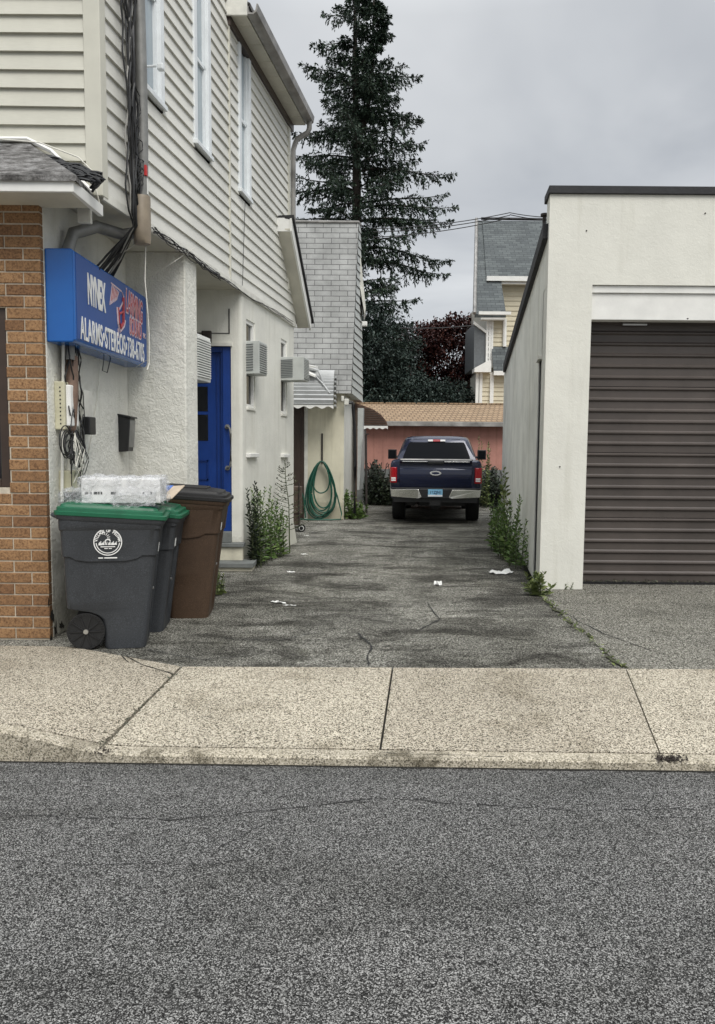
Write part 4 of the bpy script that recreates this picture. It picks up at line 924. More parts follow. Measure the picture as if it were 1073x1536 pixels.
# loose film and a mailer on the second lid
fp = at(245, 746, 6.52)
ml = thing('postal_mailer', 'blue and white mailer lying across the second green lid', 'package', (b2c[0]+.23, 6.58, 1.16), R(-14), 'rubbish on the bins')
m = MB(); m.obox((0, 0, .05), (.17, 0, .012), (0, .12, .05), (0, 0, .006)); m.build('envelope', 'cardboard', ml, local=True, bevel=.004)
m = MB(); m.obox((-.05, -.0, .0545), (.11, 0, .0078), (0, .117, .0488), (0, 0, .004)); m.build('printed_panel', 'blue print', ml, local=True)
m = MB(); m.obox((.0, -.03, .0485), (.05, 0, .0035), (0, .05, .0208), (0, 0, .003)); m.build('address_label', 'paper', ml, local=True)
# ------------------------------------------------------------------ REAR EXTENSION with grey shingles
EY = 17.2
ext = thing('rear_extension', 'rear extension with grey shingle cladding above a cream stucco wall', 'building', (-1, EY, 0))
er = at(516, 700, EY).x; ef = at(533, 700, 20.4).x
zc = at(500, 600, EY).z
m = MB(); m.prism([(-4, EY), (er, EY), (ef, 20.4), (-4, 20.4)], 0, zc+.2); m.build('stucco_wall', 'cream stucco', ext, bevel=.01)
m = MB(); m.prism([(er-.004, EY-.006), (er+.006, EY-.006), (ef+.006, 20.39), (ef-.01, 20.39)], 0, zc+.1); m.build('side_wall', 'smooth stucco', ext)
b0 = at(527, 590, 17.0); t0 = at(538, 334, 17.25); bl_ = Vector((-4, 17.0, b0.z)); tl_ = Vector((-4, 17.25, t0.z))
bf = at(544, 604, 20.6); tf = at(541, 338, 20.6)
m = MB(); bk = Vector((-.0, .6, 0))
m.add([bl_, b0, t0, tl_, bl_+bk, b0+bk*.0+Vector((-.02, .02, 0)), t0+Vector((-.02, .02, 0)), tl_+bk], [(0, 1, 2, 3)]); ms = m.build('mansard', 'grey asbestos shingle', ext)
m = MB(); m.add([b0+Vector((.001, 0, 0)), bf, tf, t0+Vector((.001, 0, 0))], [(0, 1, 2, 3)]); m.build('mansard_side', 'grey side shingle', ms)
m = MB()                                           # side courses stand proud of each other
for k in range(22):
    f0, f1 = k/22, (k+.9)/22; A, B = b0.lerp(t0, f0), bf.lerp(tf, f0); C_, D_ = bf.lerp(tf, f1), b0.lerp(t0, f1); m.quad(A+Vector((.02, -.006, 0)), B+Vector((.02, 0, 0)), C_, D_); m.quad(A, B, B+Vector((.02, 0, 0)), A+Vector((.02, -.006, 0)))
m.build('side_course', 'ac casing', ms)
m = MB(); m.add([tl_, t0, tf, Vector((-4, 20.6, tf.z)), bl_, b0, bf, Vector((-4, 20.6, bf.z))], [(0, 1, 2, 3), (4, 7, 6, 5), (3, 2, 6, 7), (0, 3, 7, 4)]); m.build('mansard_core', 'soffit paint', ms)
m = MB(); m.tube([tl_+Vector((0, -.01, .01)), t0+Vector((0, -.01, .01)), tf+Vector((.01, 0, .01))], .03, 8); m.build('ridge_cap', 'gutter paint', ms)
m = MB(); q0, q1 = at(540, 365, 19.5), at(547, 455, 20.2); m.extr([at(540, 372, 19.5), at(549, 462, 19.5), at(547, 470, 19.5), at(540, 430, 19.5)], (0, 1.2, 0)); m.build('side_eave', 'weathered white paint', ms)
m = MB(); q = at(547, 486, 19.6); m.obox(q, (.07, 0, 0), (0, .06, 0), (0, 0, .06)); m.build('flood_light', 'white paint', ext, bevel=.02)
m = MB(); qa = at(529, 606, 17.05); m.tube([qa+Vector((-.12, 0, .02)), qa+Vector((0, 0, .03)), qa+Vector((.01, .02, -.08)), at(532, 640, 17.1), at(533, 700, 17.1), at(532, 770, 17.1)], .035, 10); m.build('downspout', 'black plastic', ext, smooth=60)
m = MB(); q = at(520, 603, 16.98); m.obox(q, (.05, 0, 0), (0, .05, 0), (0, 0, .07)); q = at(514, 598, 16.98); m.obox(q, (.03, 0, 0), (0, .04, 0), (0, 0, .06)); m.build('gutter_outlet', 'weathered white paint', ext, bevel=.015)
m = MB(); d0, d1 = at(430, 770, EY).x, at(452, 700, EY).x; m.box(d0, d1, EY-.035, EY-.003, 0, at(450, 608, EY).z); m.box(d1+.005, d1+.07, EY-.05, EY-.003, 0, at(450, 606, EY).z); m.build('back_door', 'dark brown metal', ext)
m = MB(); m.box(d1+.072, d1+.15, EY-.03, EY-.003, 0, at(450, 606, EY).z); m.build('door_casing', 'weathered white paint', ext)
# grey bubble awning over the back door (projects towards the street)
aw = thing('metal_awning', 'pale corrugated bubble awning above the back door by the hose', 'awning', (at(470, 590, 16.9).x, 17, at(470, 590, 16.9).z), 0, 'metal awnings')
az1, az0 = at(470, 556, EY).z, at(470, 609, 16.35).z; ax0, ax1 = at(400, 600, 16.6).x, at(501, 600, 16.6).x
prof = []
for k in range(15): a = k/14*math.pi/2; prof.append((EY-.02-.80*math.sin(a)**1.1, az0+.06+(az1-az0-.06)*math.cos(a)**.9))
prof += [(EY-.82, az0)]
m = MB()
for k in range(len(prof)-1):
    (ya, za), (yb, zb) = prof[k], prof[k+1]; mid = ((ya+yb)/2-.02, (za+zb)/2+.02)
    n = 14
    m.quad((ax0, ya, za), (ax1, ya, za), (ax1, mid[0], mid[1]), (ax0, mid[0], mid[1])); m.quad((ax0, mid[0], mid[1]), (ax1, mid[0], mid[1]), (ax1, yb+.006, zb), (ax0, yb+.006, zb))
m.build('canopy', 'awning metal', aw)
m = MB(); n = 60
for i in range(n):
    x0_, x1_ = ax0+(ax1-ax0)*i/n, ax0+(ax1-ax0)*(i+1)/n; za, zb = az0-.03-.025*math.cos(x0_*24), az0-.03-.025*math.cos(x1_*24)
    m.quad((x0_, EY-.825, za), (x1_, EY-.825, zb), (x1_, EY-.825, az0+.03), (x0_, EY-.825, az0+.03))
m.build('scalloped_valance', 'white paint', aw)
m = MB()
for k in range(7):
    f_ = k/6; y_ = EY-.82*(1-f_*.12); 
    zz = az0+.02+(az1-az0)*.75*f_; depth = .8*math.sqrt(max(0, 1-(f_*.78)**2))
    m.obox((ax1+.03+.0*f_, EY-.02-depth/2, zz), (.018, 0, 0), (0, depth/2, 0), (0, 0, .018))
m.build('side_louvre', 'awning metal', aw)
# debris on the awning: white panel and a bent duct
o = thing('awning_debris', 'white broken panel and bent duct lying on top of the pale awning', 'debris', at(462, 560, 16.9))
m = MB(); q = at(463, 555, 16.75); m.obox(q+Vector((-.1, 0, .1)), (.28, 0, -.05), (.02, .18, .02), (0, -.01, .03)); m.obox(q+Vector((-.05, -.2, -.05)), (.22, 0, -.09), (.0, .10, .03), (0, 0, .02)); m.build('panel', 'white paint', o)
m = MB(); m.tube([at(455, 549, 16.6), at(468, 553, 16.6), at(478, 556, 16.55), at(482, 564, 16.5), at(484, 574, 16.5)], .03, 10); m.tube([at(452, 560, 16.6), at(470, 560, 16.6), at(484, 575, 16.45), at(495, 590, 16.4)], .02, 8); m.build('duct', 'awning metal', o, smooth=60)
# brown awning on the far flank
aw2 = thing('metal_awning', 'brown striped metal awning with white scalloped edge behind the extension corner', 'awning', at(555, 625, 20), 0, 'metal awnings')
A0 = at(536, 603, 19.5)
pr = [(at(px, py, 19.5).x, at(px, py, 19.5).z) for px, py in ((533, 604), (545, 608), (560, 614), (572, 622), (580, 632), (582, 639))]
m = MB(); m.extr([(x, 19.5, z) for x, z in pr]+[(pr[0][0], 19.5, pr[-1][1])], (.02, 1.6, 0)); m.build('canopy', 'brown awning metal', aw2)
m = MB()
for k in range(9):
    z = pr[-1][1]+.03+(pr[0][1]-pr[-1][1]-.06)*k/9; xx = np.interp(z, [p_[1] for p_ in pr][::-1], [p_[0] for p_ in pr][::-1]); m.box(pr[0][0], xx-.015, 19.478, 19.5, z-.009, z+.012)
m.build('side_slat', 'weathered brown wood', aw2)
m = MB(); n = 24
for i in range(n):
    xa, xb = pr[0][0]+(pr[-1][0]-pr[0][0])*i/n, pr[0][0]+(pr[-1][0]-pr[0][0])*(i+1)/n; zz = pr[-1][1]
    m.quad((xa, 19.47, zz-.07-.018*math.cos(xa*40)), (xb, 19.47, zz-.07-.018*math.cos(xb*40)), (xb, 19.47, zz), (xa, 19.47, zz))
m.build('scalloped_valance', 'white paint', aw2)
m = MB(); a = at(537, 735, 19.2); m.extr([at(537, 612, 19.2), at(545, 612, 19.2), at(544, 660, 19.2), at(539, 735, 19.2), at(536, 735, 19.2)], (.1, .9, 0)); o = m.build('open_gate', 'ac casing'); tag(o, 'pale curved gate panel standing open under the brown awning', 'gate')
m = MB(); a, b = at(549, 652, 19), at(550, 768, 19); m.cyl((b.x, 19, 0), (a.x, 19, a.z), .03, 10); m.cyl((b.x, 19, a.z), (b.x, 19, a.z+.03), .045, 10); o = m.build('gate_post', 'rusty iron', smooth=40); tag(o, 'thin dark metal post left of the pickup truck', 'post')
m = MB(); a = at(534, 640, 19.0); m.box(at(533, 700, 19).x, at(536, 700, 19).x, 19.0, 19.05, 0, at(533, 615, 19).z); o = m.build('timber_post', 'weathered brown wood'); tag(o, 'dark brown timber post below the brown awning', 'post')
# hose on its holder
hs = thing('garden_hose', 'green garden hose coiled on a holder against the cream wall', 'hose', (at(485, 775, 17.1).x, 17.1, 0))
hy = EY-.09; r3 = random.Random(9); m = MB()
topz = at(484, 692, hy).z; cxh = at(483, 700, hy).x
def loop(w_, bot, k, sk=0):
    pts = []
    for i in range(41):
        a = 2*math.pi*i/40; t_ = (1-math.cos(a))/2; zz = topz+(bot-topz)*t_; ww = w_*(math.sin(a) if True else 0)*(.62+.55*t_)
        pts.append((cxh+ww+sk*t_, hy-.02-.012*k+.01*math.sin(3*a+k), max(zz, .02)))
    return pts
for k, (w_, bot, sk) in enumerate(((.34, .05, -.02), (.33, .09, .02), (.30, .13, .03), (.36, .03, -.05), (.24, .22, .0), (.22, .28, .04), (.20, .62, -.01), (.31, .18, .06), (.27, .1, -.04))): m.tube(wig(loop(w_, bot, k, sk), .006, 60, k), .0165, 8)
m.tube([(cxh+.02, hy-.06, topz), (cxh+.16, hy-.08, topz-.25), (cxh+.36, hy-.10, .55), (cxh+.46, hy-.12, .16), (cxh+.44, hy-.15, .03), (cxh+.2, hy-.2, .02), (cxh-.3, hy-.2, .02), (cxh-.55, hy-.15, .03), (cxh-.6, hy-.1, .06)], .0165, 8)
m.tube([(cxh-.45, hy-.1, .62), (cxh-.4, hy-.1, .5), (cxh-.38, hy-.1, .25), (cxh-.36, hy-.12, .05)], .0165, 8)
m.build('coil', 'hose rubber', hs, smooth=60)
m = MB(); m.box(cxh-.02, cxh+.02, EY-.025, EY-.002, topz-.05, at(484, 650, hy).z); m.tube([(cxh, EY-.01, topz+.02), (cxh, EY-.16, topz-.01), (cxh, EY-.18, topz+.05)], .016, 8); m.build('holder', 'rusty iron', hs)
# hand truck with an old crate beside the far corner of the left building
hc = thing('hand_truck', 'old brown box on a small two-wheeled hand truck behind the building corner', 'hand truck', gnd(452, 797))
gy = 14.6
qx = at(449, 760, gy).x
m = MB(); m.box(qx-.22, qx+.04, gy, gy+.3, .35, at(450, 730, gy).z); m.box(qx-.2, qx+.0, gy+.02, gy+.28, .12, .34); m.build('box', 'weathered brown wood', hc, bevel=.012)
m = MB()
for x in (-.18, .0): m.tube([(qx+x, gy-.03, .08), (qx+x, gy-.03, .95)], .013, 8)
m.box(qx-.2, qx+.02, gy-.04, gy+.2, .07, .085); m.build('frame', 'rusty iron', hc)
for x in (-.16, .05):
    m = MB(); m.cyl((qx+x, gy-.07, .075), (qx+x, gy-.02, .075), .075, 24); wv = m.build('wheel', 'tyre rubber', hc, smooth=40)
    m = MB(); m.cyl((qx+x, gy-.078, .075), (qx+x, gy-.069, .075), .05, 24); m.build('rim', 'ac white', wv, smooth=40); m = MB(); m.cyl((qx+x, gy-.086, .075), (qx+x, gy-.079, .075), .036, 24); m.build('hub', 'tyre rubber', wv, smooth=40)

# ------------------------------------------------------------------ GARAGE on the right
GS = .142; G0 = 8.62
gx0 = at(809, 880, G0).x; Gx = lambda Y, o=0.: gx0+GS*(Y-G0)+o
gd = Vector((GS, 1, 0)).normalized(); gn = Vector((-gd.y, gd.x, 0))       # gn points to the alley
gar = thing('garage_building', 'white stucco garage with brown roller door and black roof edge', 'garage', (gx0+1, G0, 0))
gtop = at(818, 291, G0).z; capz = at(818, 279, G0).z
ox = at(880, 700, G0).x; oz = at(890, 427, G0).z; GYE = 17.2
RX = 9.
gz0, gz1 = at(818, 352, G0).z, at(752, 556, GYE).z
m = MB()
m.prism([(Gx(G0), G0), (ox, G0), (ox, G0+.45), (Gx(G0+.45)+.004, G0+.45)], 0, oz)
m.prism([(Gx(G0), G0), (RX, G0), (RX, G0+.30), (Gx(G0+.3), G0+.30)], oz, gtop)
m.build('front_wall', 'garage stucco', gar)
# side wall with a recessed doorway right behind the corner
n0, n1 = 8.95, 9.42; nz = at(806, 541, 9.2).z
def zs(y): return gz0+(gz1-gz0)*(y-G0)/(GYE-G0)
m = MB()
def gseg(y0, y1, z0a, z0b, z1a, z1b, th=.28): m.prism([(Gx(y0), y0), (Gx(y0, th), y0), (Gx(y1, th), y1), (Gx(y1), y1)], [z0a, z0a, z0b, z0b], [z1a, z1a, z1b, z1b])
gseg(G0+.452, n0+.12, 0, 0, zs(G0+.45), zs(n0+.12)); gseg(G0+.302, G0+.452, oz+.002, oz+.002, zs(G0+.3), zs(G0+.45)); gseg(n0+.12, n1, nz, nz, zs(n0+.12), zs(n1)); gseg(n1, GYE, 0, 0, zs(n1), zs(GYE))
m.box(Gx(GYE), RX, GYE, GYE+.2, 0, zs(GYE)); m.build('side_wall', 'garage side stucco', gar)
m = MB(); m.prism([(Gx(n0+.12, .012), n0+.121), (Gx(n0+.12, .1), n0+.121), (Gx(n1, .1), n1-.001), (Gx(n1, .012), n1-.001)], 0, nz-.002); m.build('shaded_side_door', 'dark void', gar)  # door panel nearly flush, coloured black for the shade of its recess
m = MB(); m.prism([(Gx(n0, -.03), n0+.1), (Gx(n0, .1), n0+.1), (Gx(n1, .1), n1+.02), (Gx(n1, -.03), n1+.02)], nz-.0, nz+.05); m.build('door_casing', 'weathered white paint', gar, bevel=.004)
# black parapet cap and sloping roof edge
m = MB(); m.prism([(Gx(G0)-.02, G0-.03), (RX, G0-.03), (RX, G0+.36), (Gx(G0+.3)-.02, G0+.36)], gtop, capz); m.build('parapet_cap', 'roof membrane', gar, bevel=.006)
m = MB(); y0, y1 = G0+.12, GYE+.12
m.prism([(Gx(y0, -.06), y0), (Gx(y0, .3), y0), (Gx(y1, .3), y1), (Gx(y1, -.06), y1)], [zs(y0)-.005, zs(y0)-.005, zs(y1)-.02, zs(y1)-.02], [zs(y0)+.17, zs(y0)+.17, zs(y1)+.17, zs(y1)+.17])
m.prism([(Gx(y0, .3), y0+.4), (RX, y0+.4), (RX, y1), (Gx(y1, .3), y1)], [zs(y0), zs(y0), zs(y1), zs(y1)], [zs(y0)+.1, zs(y0)+.1, zs(y1)+.1, zs(y1)+.1]); m.build('roof_edge', 'roof membrane', gar, bevel=.01)
for k in range(6):
    pass
# header boards above the door
hz = at(890, 481, G0+.12).z
m = MB(); m.box(ox+.004, RX, G0+.05, G0+.2, hz, oz-.085); m.build('header_board', 'white paint', gar, bevel=.004)
m = MB(); m.box(ox+.004, RX, G0+.025, G0+.2, oz-.082, oz-.004); m.build('header_trim', 'white paint', gar, bevel=.004)
# ribbed roller door
gdY = G0+.32; dz0 = .045; nrib = 24; hh = (hz+.05-dz0)/nrib
m = MB(); pts = []
for k in range(nrib):
    z = dz0+k*hh; sec = (k % 6 == 5)
    pts += [(0, z), (0, z+hh*.60), (-.010, z+hh*.66), (-.022, z+hh*.74), (-.022, z+hh*.84), (-.008, z+hh*.93)]
    if sec: pts += [(.018, z+hh*.95), (.018, z+hh*.99)]
pts.append((0, dz0+nrib*hh))
for (a, za), (b, zb) in zip(pts, pts[1:]): m.quad((ox-.05, gdY+a, za), (RX, gdY+a, za), (RX, gdY+b, zb), (ox-.05, gdY+b, zb))
rd = m.build('roller_door', 'brown roller steel', gar, smooth=50)
m = MB(); m.box(ox-.05, RX, gdY-.03, gdY+.02, .02, dz0); m.build('bottom_seal', 'black plastic', rd)
m = MB(); m.box(ox+.0, ox+.035, gdY-.10, gdY-.03, 0.02, hz); m.build('door_track', 'dark brown metal', gar)
m = MB(); q = at(950, 483, gdY-.08); m.box(q.x-.12, q.x+.16, gdY-.09, gdY-.05, hz-.03, hz-.012); m.build('door_bracket', 'bright metal', gar)
m = MB(); m.prism([(Gx(9.4)+.6, 9.4), (RX, 9.4), (RX, GYE-.1), (Gx(GYE-.1)+.6, GYE-.1)], 0, 3.3); m.build('inner_core', 'dark void', gar)
m = MB(); q = at(874, 876, G0); 
for x, z in ((880, 346), (840, 700), (1058, 320), (1032, 478)):
    q = at(x, z, G0-.002); m.cyl((q.x, G0-.008, q.z), (q.x, G0+.01, q.z), .008, 8)
m.build('screw_head', 'rusty iron', gar)
q = at(813, 324, 9.1); m = MB(); m.cyl((q.x+.03, 9.1, q.z-.2), (q.x+.03, 9.1, q.z+.0), .02, 10); m.cyl((q.x+.03, 9.1, q.z+.0), (q.x+.03, 9.1, q.z+.025), .045, 12); o = m.build('roof_vent', 'rusty iron', gar)

# ------------------------------------------------------------------ SALMON BUILDING
SY = 24.
sal = thing('salmon_outbuilding', 'low salmon stucco outbuilding with tan shingle roof behind the truck', 'building', (1.5, SY, 0))
sx0, sx1 = -3, 8; ez = at(650, 640, SY).z; ez2 = at(650, 633, SY).z; tz = at(650, 606, 27.5).z; lz_ = at(650, 704, SY).z
m = MB(); m.box(sx0, sx1, SY, SY+7, lz_, ez+.1); m.build('salmon_wall', 'salmon stucco', sal)
m = MB(); m.box(sx0, sx1, SY-.06, SY+6.9, 0, lz_-.004); m.build('plinth', 'bluestone', sal)
m = MB(); m.add([(sx0, SY-.35, ez2), (sx1, SY-.35, ez2), (sx1, SY+3.5, tz), (sx0, SY+3.5, tz), (sx0, SY+7.35, ez2), (sx1, SY+7.35, ez2)], [(0, 1, 2, 3), (3, 2, 5, 4), (0, 3, 4), (1, 5, 2), (0, 4, 5, 1)]); m.build('roof', 'tan shingle', sal)
m = MB(); m.box(sx0, sx1, SY-.42, SY-.355, ez, ez2-.004); m.build('gutter', 'gutter paint', sal, bevel=.01)
m = MB()
x = sx0
while x < sx1: L_ = rng.uniform(.9, 1.5); m.obox((x+L_/2, SY+3.5, tz+.015), (L_/2-.03, 0, 0), (0, .12, 0), (0, 0, .025)); x += L_
m.build('ridge_cap', 'tan shingle', sal)

# ------------------------------------------------------------------ FAR HOUSE
fh = thing('far_house', 'tall pale yellow house with steep grey shingle roof behind the salmon outbuilding', 'house', (6, 31, 0))
ry, ey = 34., 31.
rz1 = at(760, 331, ry).z; ez1 = at(760, 416, ey).z; rs = (rz1-ez1)/(ry-ey)
def pl(px, py):             # point of the front roof plane
    d = ray(px, py); k = (ez1-CAMH-rs*ey)/(d.z-rs*d.y); return Vector((d.x*k, d.y*k, CAMH+d.z*k))
A, B, C_, D_ = pl(717, 330), pl(900, 332), pl(900, 417), pl(731, 416)
E_, F_, G_ = pl(738, 416), pl(742, 470), pl(714, 470)
m = MB(); th = Vector((0, .05, -.12))
m.extr([pl(724, 331), B, C_, pl(730, 416)], th); rf = m.build('roof', 'slate shingle', fh)
m = MB(); m.extr([pl(716, 329)+Vector((0, .06, -.02)), pl(724, 330)+Vector((0, .06, -.02)), pl(730, 416)+Vector((0, .06, -.02)), pl(752, 418)+Vector((0, .06, -.02)), pl(760, 470)+Vector((0, .06, -.02)), pl(713, 470)+Vector((0, .06, -.02))], th); m.build('catslide', 'slate shingle', rf)
m = MB(); m.tube([pl(715, 328), pl(712, 470)], .07, 6); m.build('rake_board', 'gutter paint', rf)
m = MB(); m.tube([pl(722, 329.5)+Vector((0, 0, .05)), B+Vector((0, 0, .05))], .06, 6); m.build('ridge', 'roof membrane', rf)
y_ = ey-.12; a, b = at(730, 421, y_), at(790, 416, y_)
m = MB(); m.box(a.x, 12, y_-.1, y_+.06, a.z-.02, b.z+.02); m.box(a.x+.1, 12, y_+.0, y_+.2, a.z-.12, a.z-.06); m.build('gutter', 'white paint', rf)
wy = ey+.35; q = at(739, 500, wy).x; m = MB(); siding(m, (q, wy, 0), (12, wy, 0), Vector((0, -1, 0)), at(750, 610, wy).z-1.5, at(750, 420, wy).z, .2, lip=.03); m.build('upper_wall', 'far vinyl siding', fh)
m = MB(); m.box(q+.05, 12, wy+.03, 40, 0, ez1-.2); m.build('core', 'soffit paint', fh)
m = MB(); m.box(q-.05, q+.2, wy-.06, wy-.002, 1, ez1-.1); m.build('corner_board', 'white paint', fh)
y_ = pl(740, 470).y-.12; a, b = at(718, 477, y_), at(766, 468, y_)
m = MB(); m.box(a.x, b.x, y_-.1, y_+.05, a.z+.12, b.z); m.box(a.x+.1, b.x-.2, y_, y_+.3, a.z-.05, a.z+.02); m.build('lower_gutter', 'white paint', rf)
wy2 = y_+.45; x0_, x1_ = at(740, 500, wy2).x, at(758, 500, wy2).x
m = MB(); siding(m, (x0_, wy2, 0), (x1_, wy2, 0), Vector((0, -1, 0)), at(745, 606, wy2).z-1, at(745, 478, wy2).z, .17, lip=.03); m.build('bay_wall', 'far vinyl siding', fh)
m = MB(); m.box(x0_+.03, x1_, wy2+.03, wy, 0, at(745, 478, wy2).z); m.build('bay_core', 'soffit paint', fh)
a, b = at(740, 557, wy2-.5), at(753, 520, wy2-.1); m = MB(); m.extr([(a.x, wy2-.6, a.z), (b.x+.6, wy2-.6, a.z), (b.x+.6, wy2-.05, b.z), (a.x, wy2-.05, b.z)], (0, .05, -.06)); m.build('porch_roof', 'slate shingle', fh)
m = MB(); m.box(a.x-.0, b.x+.6, wy2-.66, wy2-.58, a.z-.16, a.z-.0); m.build('porch_gutter', 'white paint', fh)
m = MB()
for px in (749.5, 758.5): m.tube([at(px, 421, wy-.1), at(px, 466, wy-.1)] if px < 755 else [at(px-1, 478, wy2-.1), at(px-1.5, 520, wy2-.1)], .075, 8)
m.build('downspout', 'white paint', fh)
# side porch on the left: lattice, stair flank, small gable
a, b = at(711, 552, wy2+1), at(727, 484, wy2+1)
m = MB(); m.extr([at(711, 552, wy2), at(728, 552, wy2), at(728, 497, wy2), at(712, 484, wy2)], (0, 2.5, 0)); m.build('side_flank', 'ac grille', fh)
m = MB(); m.extr([at(711, 481, wy2-.1), at(730, 496, wy2-.1), at(730, 500, wy2-.1), at(711, 486, wy2-.1)], (0, .2, 0)); m.build('flank_trim', 'white paint', fh)
m = MB()
for px in (731, 735, 738.5): m.box(at(px, 500, wy2-.05).x-.04, at(px, 500, wy2-.05).x+.04, wy2-.1, wy2-.02, at(735, 552, wy2).z, at(735, 478, wy2).z)
for k in range(8): z = at(735, 545-k*8, wy2).z; m.box(at(729, 500, wy2).x, at(739, 500, wy2).x, wy2-.09, wy2-.04, z-.03, z+.03)
m.build('porch_lattice', 'white paint', fh)
m = MB(); m.extr([at(712, 552, wy2-.7), at(736, 539, wy2-.7), at(737, 545, wy2-.7), at(737, 558, wy2-.7), at(712, 558, wy2-.7)], (0, .6, 0)); m.build('porch_gable', 'white paint', fh)
x0_, x1_ = at(717, 580, wy2-.3).x, at(756, 580, wy2-.3).x
m = MB(); siding(m, (x0_, wy2-.3, 0), (x1_, wy2-.3, 0), Vector((0, -1, 0)), .5, at(730, 559, wy2-.3).z, .17, lip=.03); m.build('ground_wall', 'far vinyl siding', fh)
m = MB(); m.box(x0_+.04, x1_, wy2-.27, wy2+2, 0, at(730, 559, wy2-.3).z); m.build('ground_core', 'soffit paint', fh)
m = MB()
for px in (716.5, 721, 738): m.box(at(px, 580, wy2-.4).x-.07, at(px, 580, wy2-.4).x+.07, wy2-.42, wy2-.32, .5, at(730, 559, wy2-.3).z)
m.build('porch_post', 'white paint', fh)

# ------------------------------------------------------------------ PICKUP TRUCK
tY = 16.15; tX = at(653.5, 720, tY).x
trk = thing('pickup_truck', 'dark navy blue pickup truck parked tail towards the street at the end of the driveway', 'pickup truck', (tX, tY, 0), -math.atan(.11))
trk.rotation_euler = (0, 0, -math.atan(.11))
def sect(hw_, z0, z1, r_=.08, top=None, tum=0.):  # half-section, mirrored
    top = hw_ if top is None else top
    P = [(hw_-.06, z0), (hw_-.015, z0+.06), (hw_, z0+.2), (hw_, z0+(z1-z0)*.55), (hw_-.01-tum, z1-r_), (hw_-.03-tum, z1-r_*.35), (hw_-.08-tum, z1)]
    return [(x, z) for x, z in P]+[(-x, z) for x, z in reversed(P)]
def ring_at(y, **k): return [Vector((x, y, z)) for x, z in sect(**k)]
m = MB()
m.loft([ring_at(.055, hw_=.955, z0=.62, z1=1.36, tum=.01), ring_at(.10, hw_=.985, z0=.55, z1=1.39), ring_at(.5, hw_=1.0, z0=.5, z1=1.40), ring_at(2.1, hw_=1.0, z0=.45, z1=1.40), ring_at(3.9, hw_=1.0, z0=.42, z1=1.38), ring_at(4.3, hw_=1.0, z0=.45, z1=1.30), ring_at(5.4, hw_=.98, z0=.45, z1=1.20), ring_at(5.75, hw_=.92, z0=.5, z1=1.1)])
m.build('body', 'navy car paint', trk, smooth=35, local=True)
m = MB()       # hollow look of the load bed: black sheet stands for the shade inside
m.box(-.80, .80, .14, 1.75, 1.401, 1.408); m.build('bed_shade', 'black plastic', trk, local=True)
m = MB()       # cab
def cabr(y, hb, ht, z1, z0=1.37):
    P = [(hb, z0), (hb-.005, z0+.05), (ht+.03, z1-.12), (ht, z1-.06), (ht-.05, z1-.02), (ht-.16, z1), (ht*.4, z1+.012)]
    return [Vector((x, y, z)) for x, z in P]+[Vector((-x, y, z)) for x, z in reversed(P)]
m.loft([[v_+Vector((0, 0, 0)) for v_ in cabr(1.80, .93, .70, 1.86)]]+[cabr(y, hb, ht, z1) for y, hb, ht, z1 in ((1.95, .95, .745, 1.915), (2.3, .96, .77, 1.945), (3.2, .96, .77, 1.94), (3.75, .96, .73, 1.88), (4.4, .94, .60, 1.45))])
# lean the rear of the cab: upper points further forward
m.v = [(x, y+(max(0, z-1.37)*.42 if y < 1.9 else (max(0, z-1.37)*.22 if y < 2 else 0)), z) for x, y, z in m.v]
m.build('cab', 'navy car paint', trk, smooth=40, local=True)
# rear window lies on the leaning cab back
lean = lambda z, o=0.: 1.80+(z-1.37)*.42-o
def wpt(x, z, o=.006): return Vector((x, lean(z, o), z))
m = MB(); m.extr([wpt(-.80, 1.40), wpt(.80, 1.40), wpt(.79, 1.46), wpt(.675, 1.76), wpt(.64, 1.80), wpt(-.64, 1.80), wpt(-.675, 1.76), wpt(-.79, 1.46)], (0, .004, 0)); rw = m.build('rear_window', 'tinted glass', trk, local=True)
for s_ in (-1, 1):
    m = MB(); m.extr([Vector((s_*.968, 2.25, 1.42)), Vector((s_*.968, 3.9, 1.42)), Vector((s_*.82, 3.55, 1.80)), Vector((s_*.815, 2.4, 1.82))], (-s_*.03, 0, 0)); m.build('side_window', 'dark glass', trk, local=True)
# brake lamp bar under the roof edge
zb_ = 1.842
m = MB(); m.obox((0, lean(1.84, .02)+.0, zb_), (.085, 0, 0), (0, .02, 0), (0, .01, .024)); m.build('high_brake_lamp', 'tail lamp red', trk, local=True, bevel=.005)
for s_ in (-1, 1):
    m = MB(); m.obox((s_*.148, lean(1.84, .018), zb_), (.06, 0, 0), (0, .018, 0), (0, .009, .022)); m.build('cargo_lamp', 'reversing lamp white', trk, local=True, bevel=.006)
m = MB(); m.obox((0, lean(1.9, -.04), 1.892), (.56, 0, 0), (0, .05, .01), (0, .006, .006)); m.build('roof_lip', 'navy car paint', trk, local=True, bevel=.005)
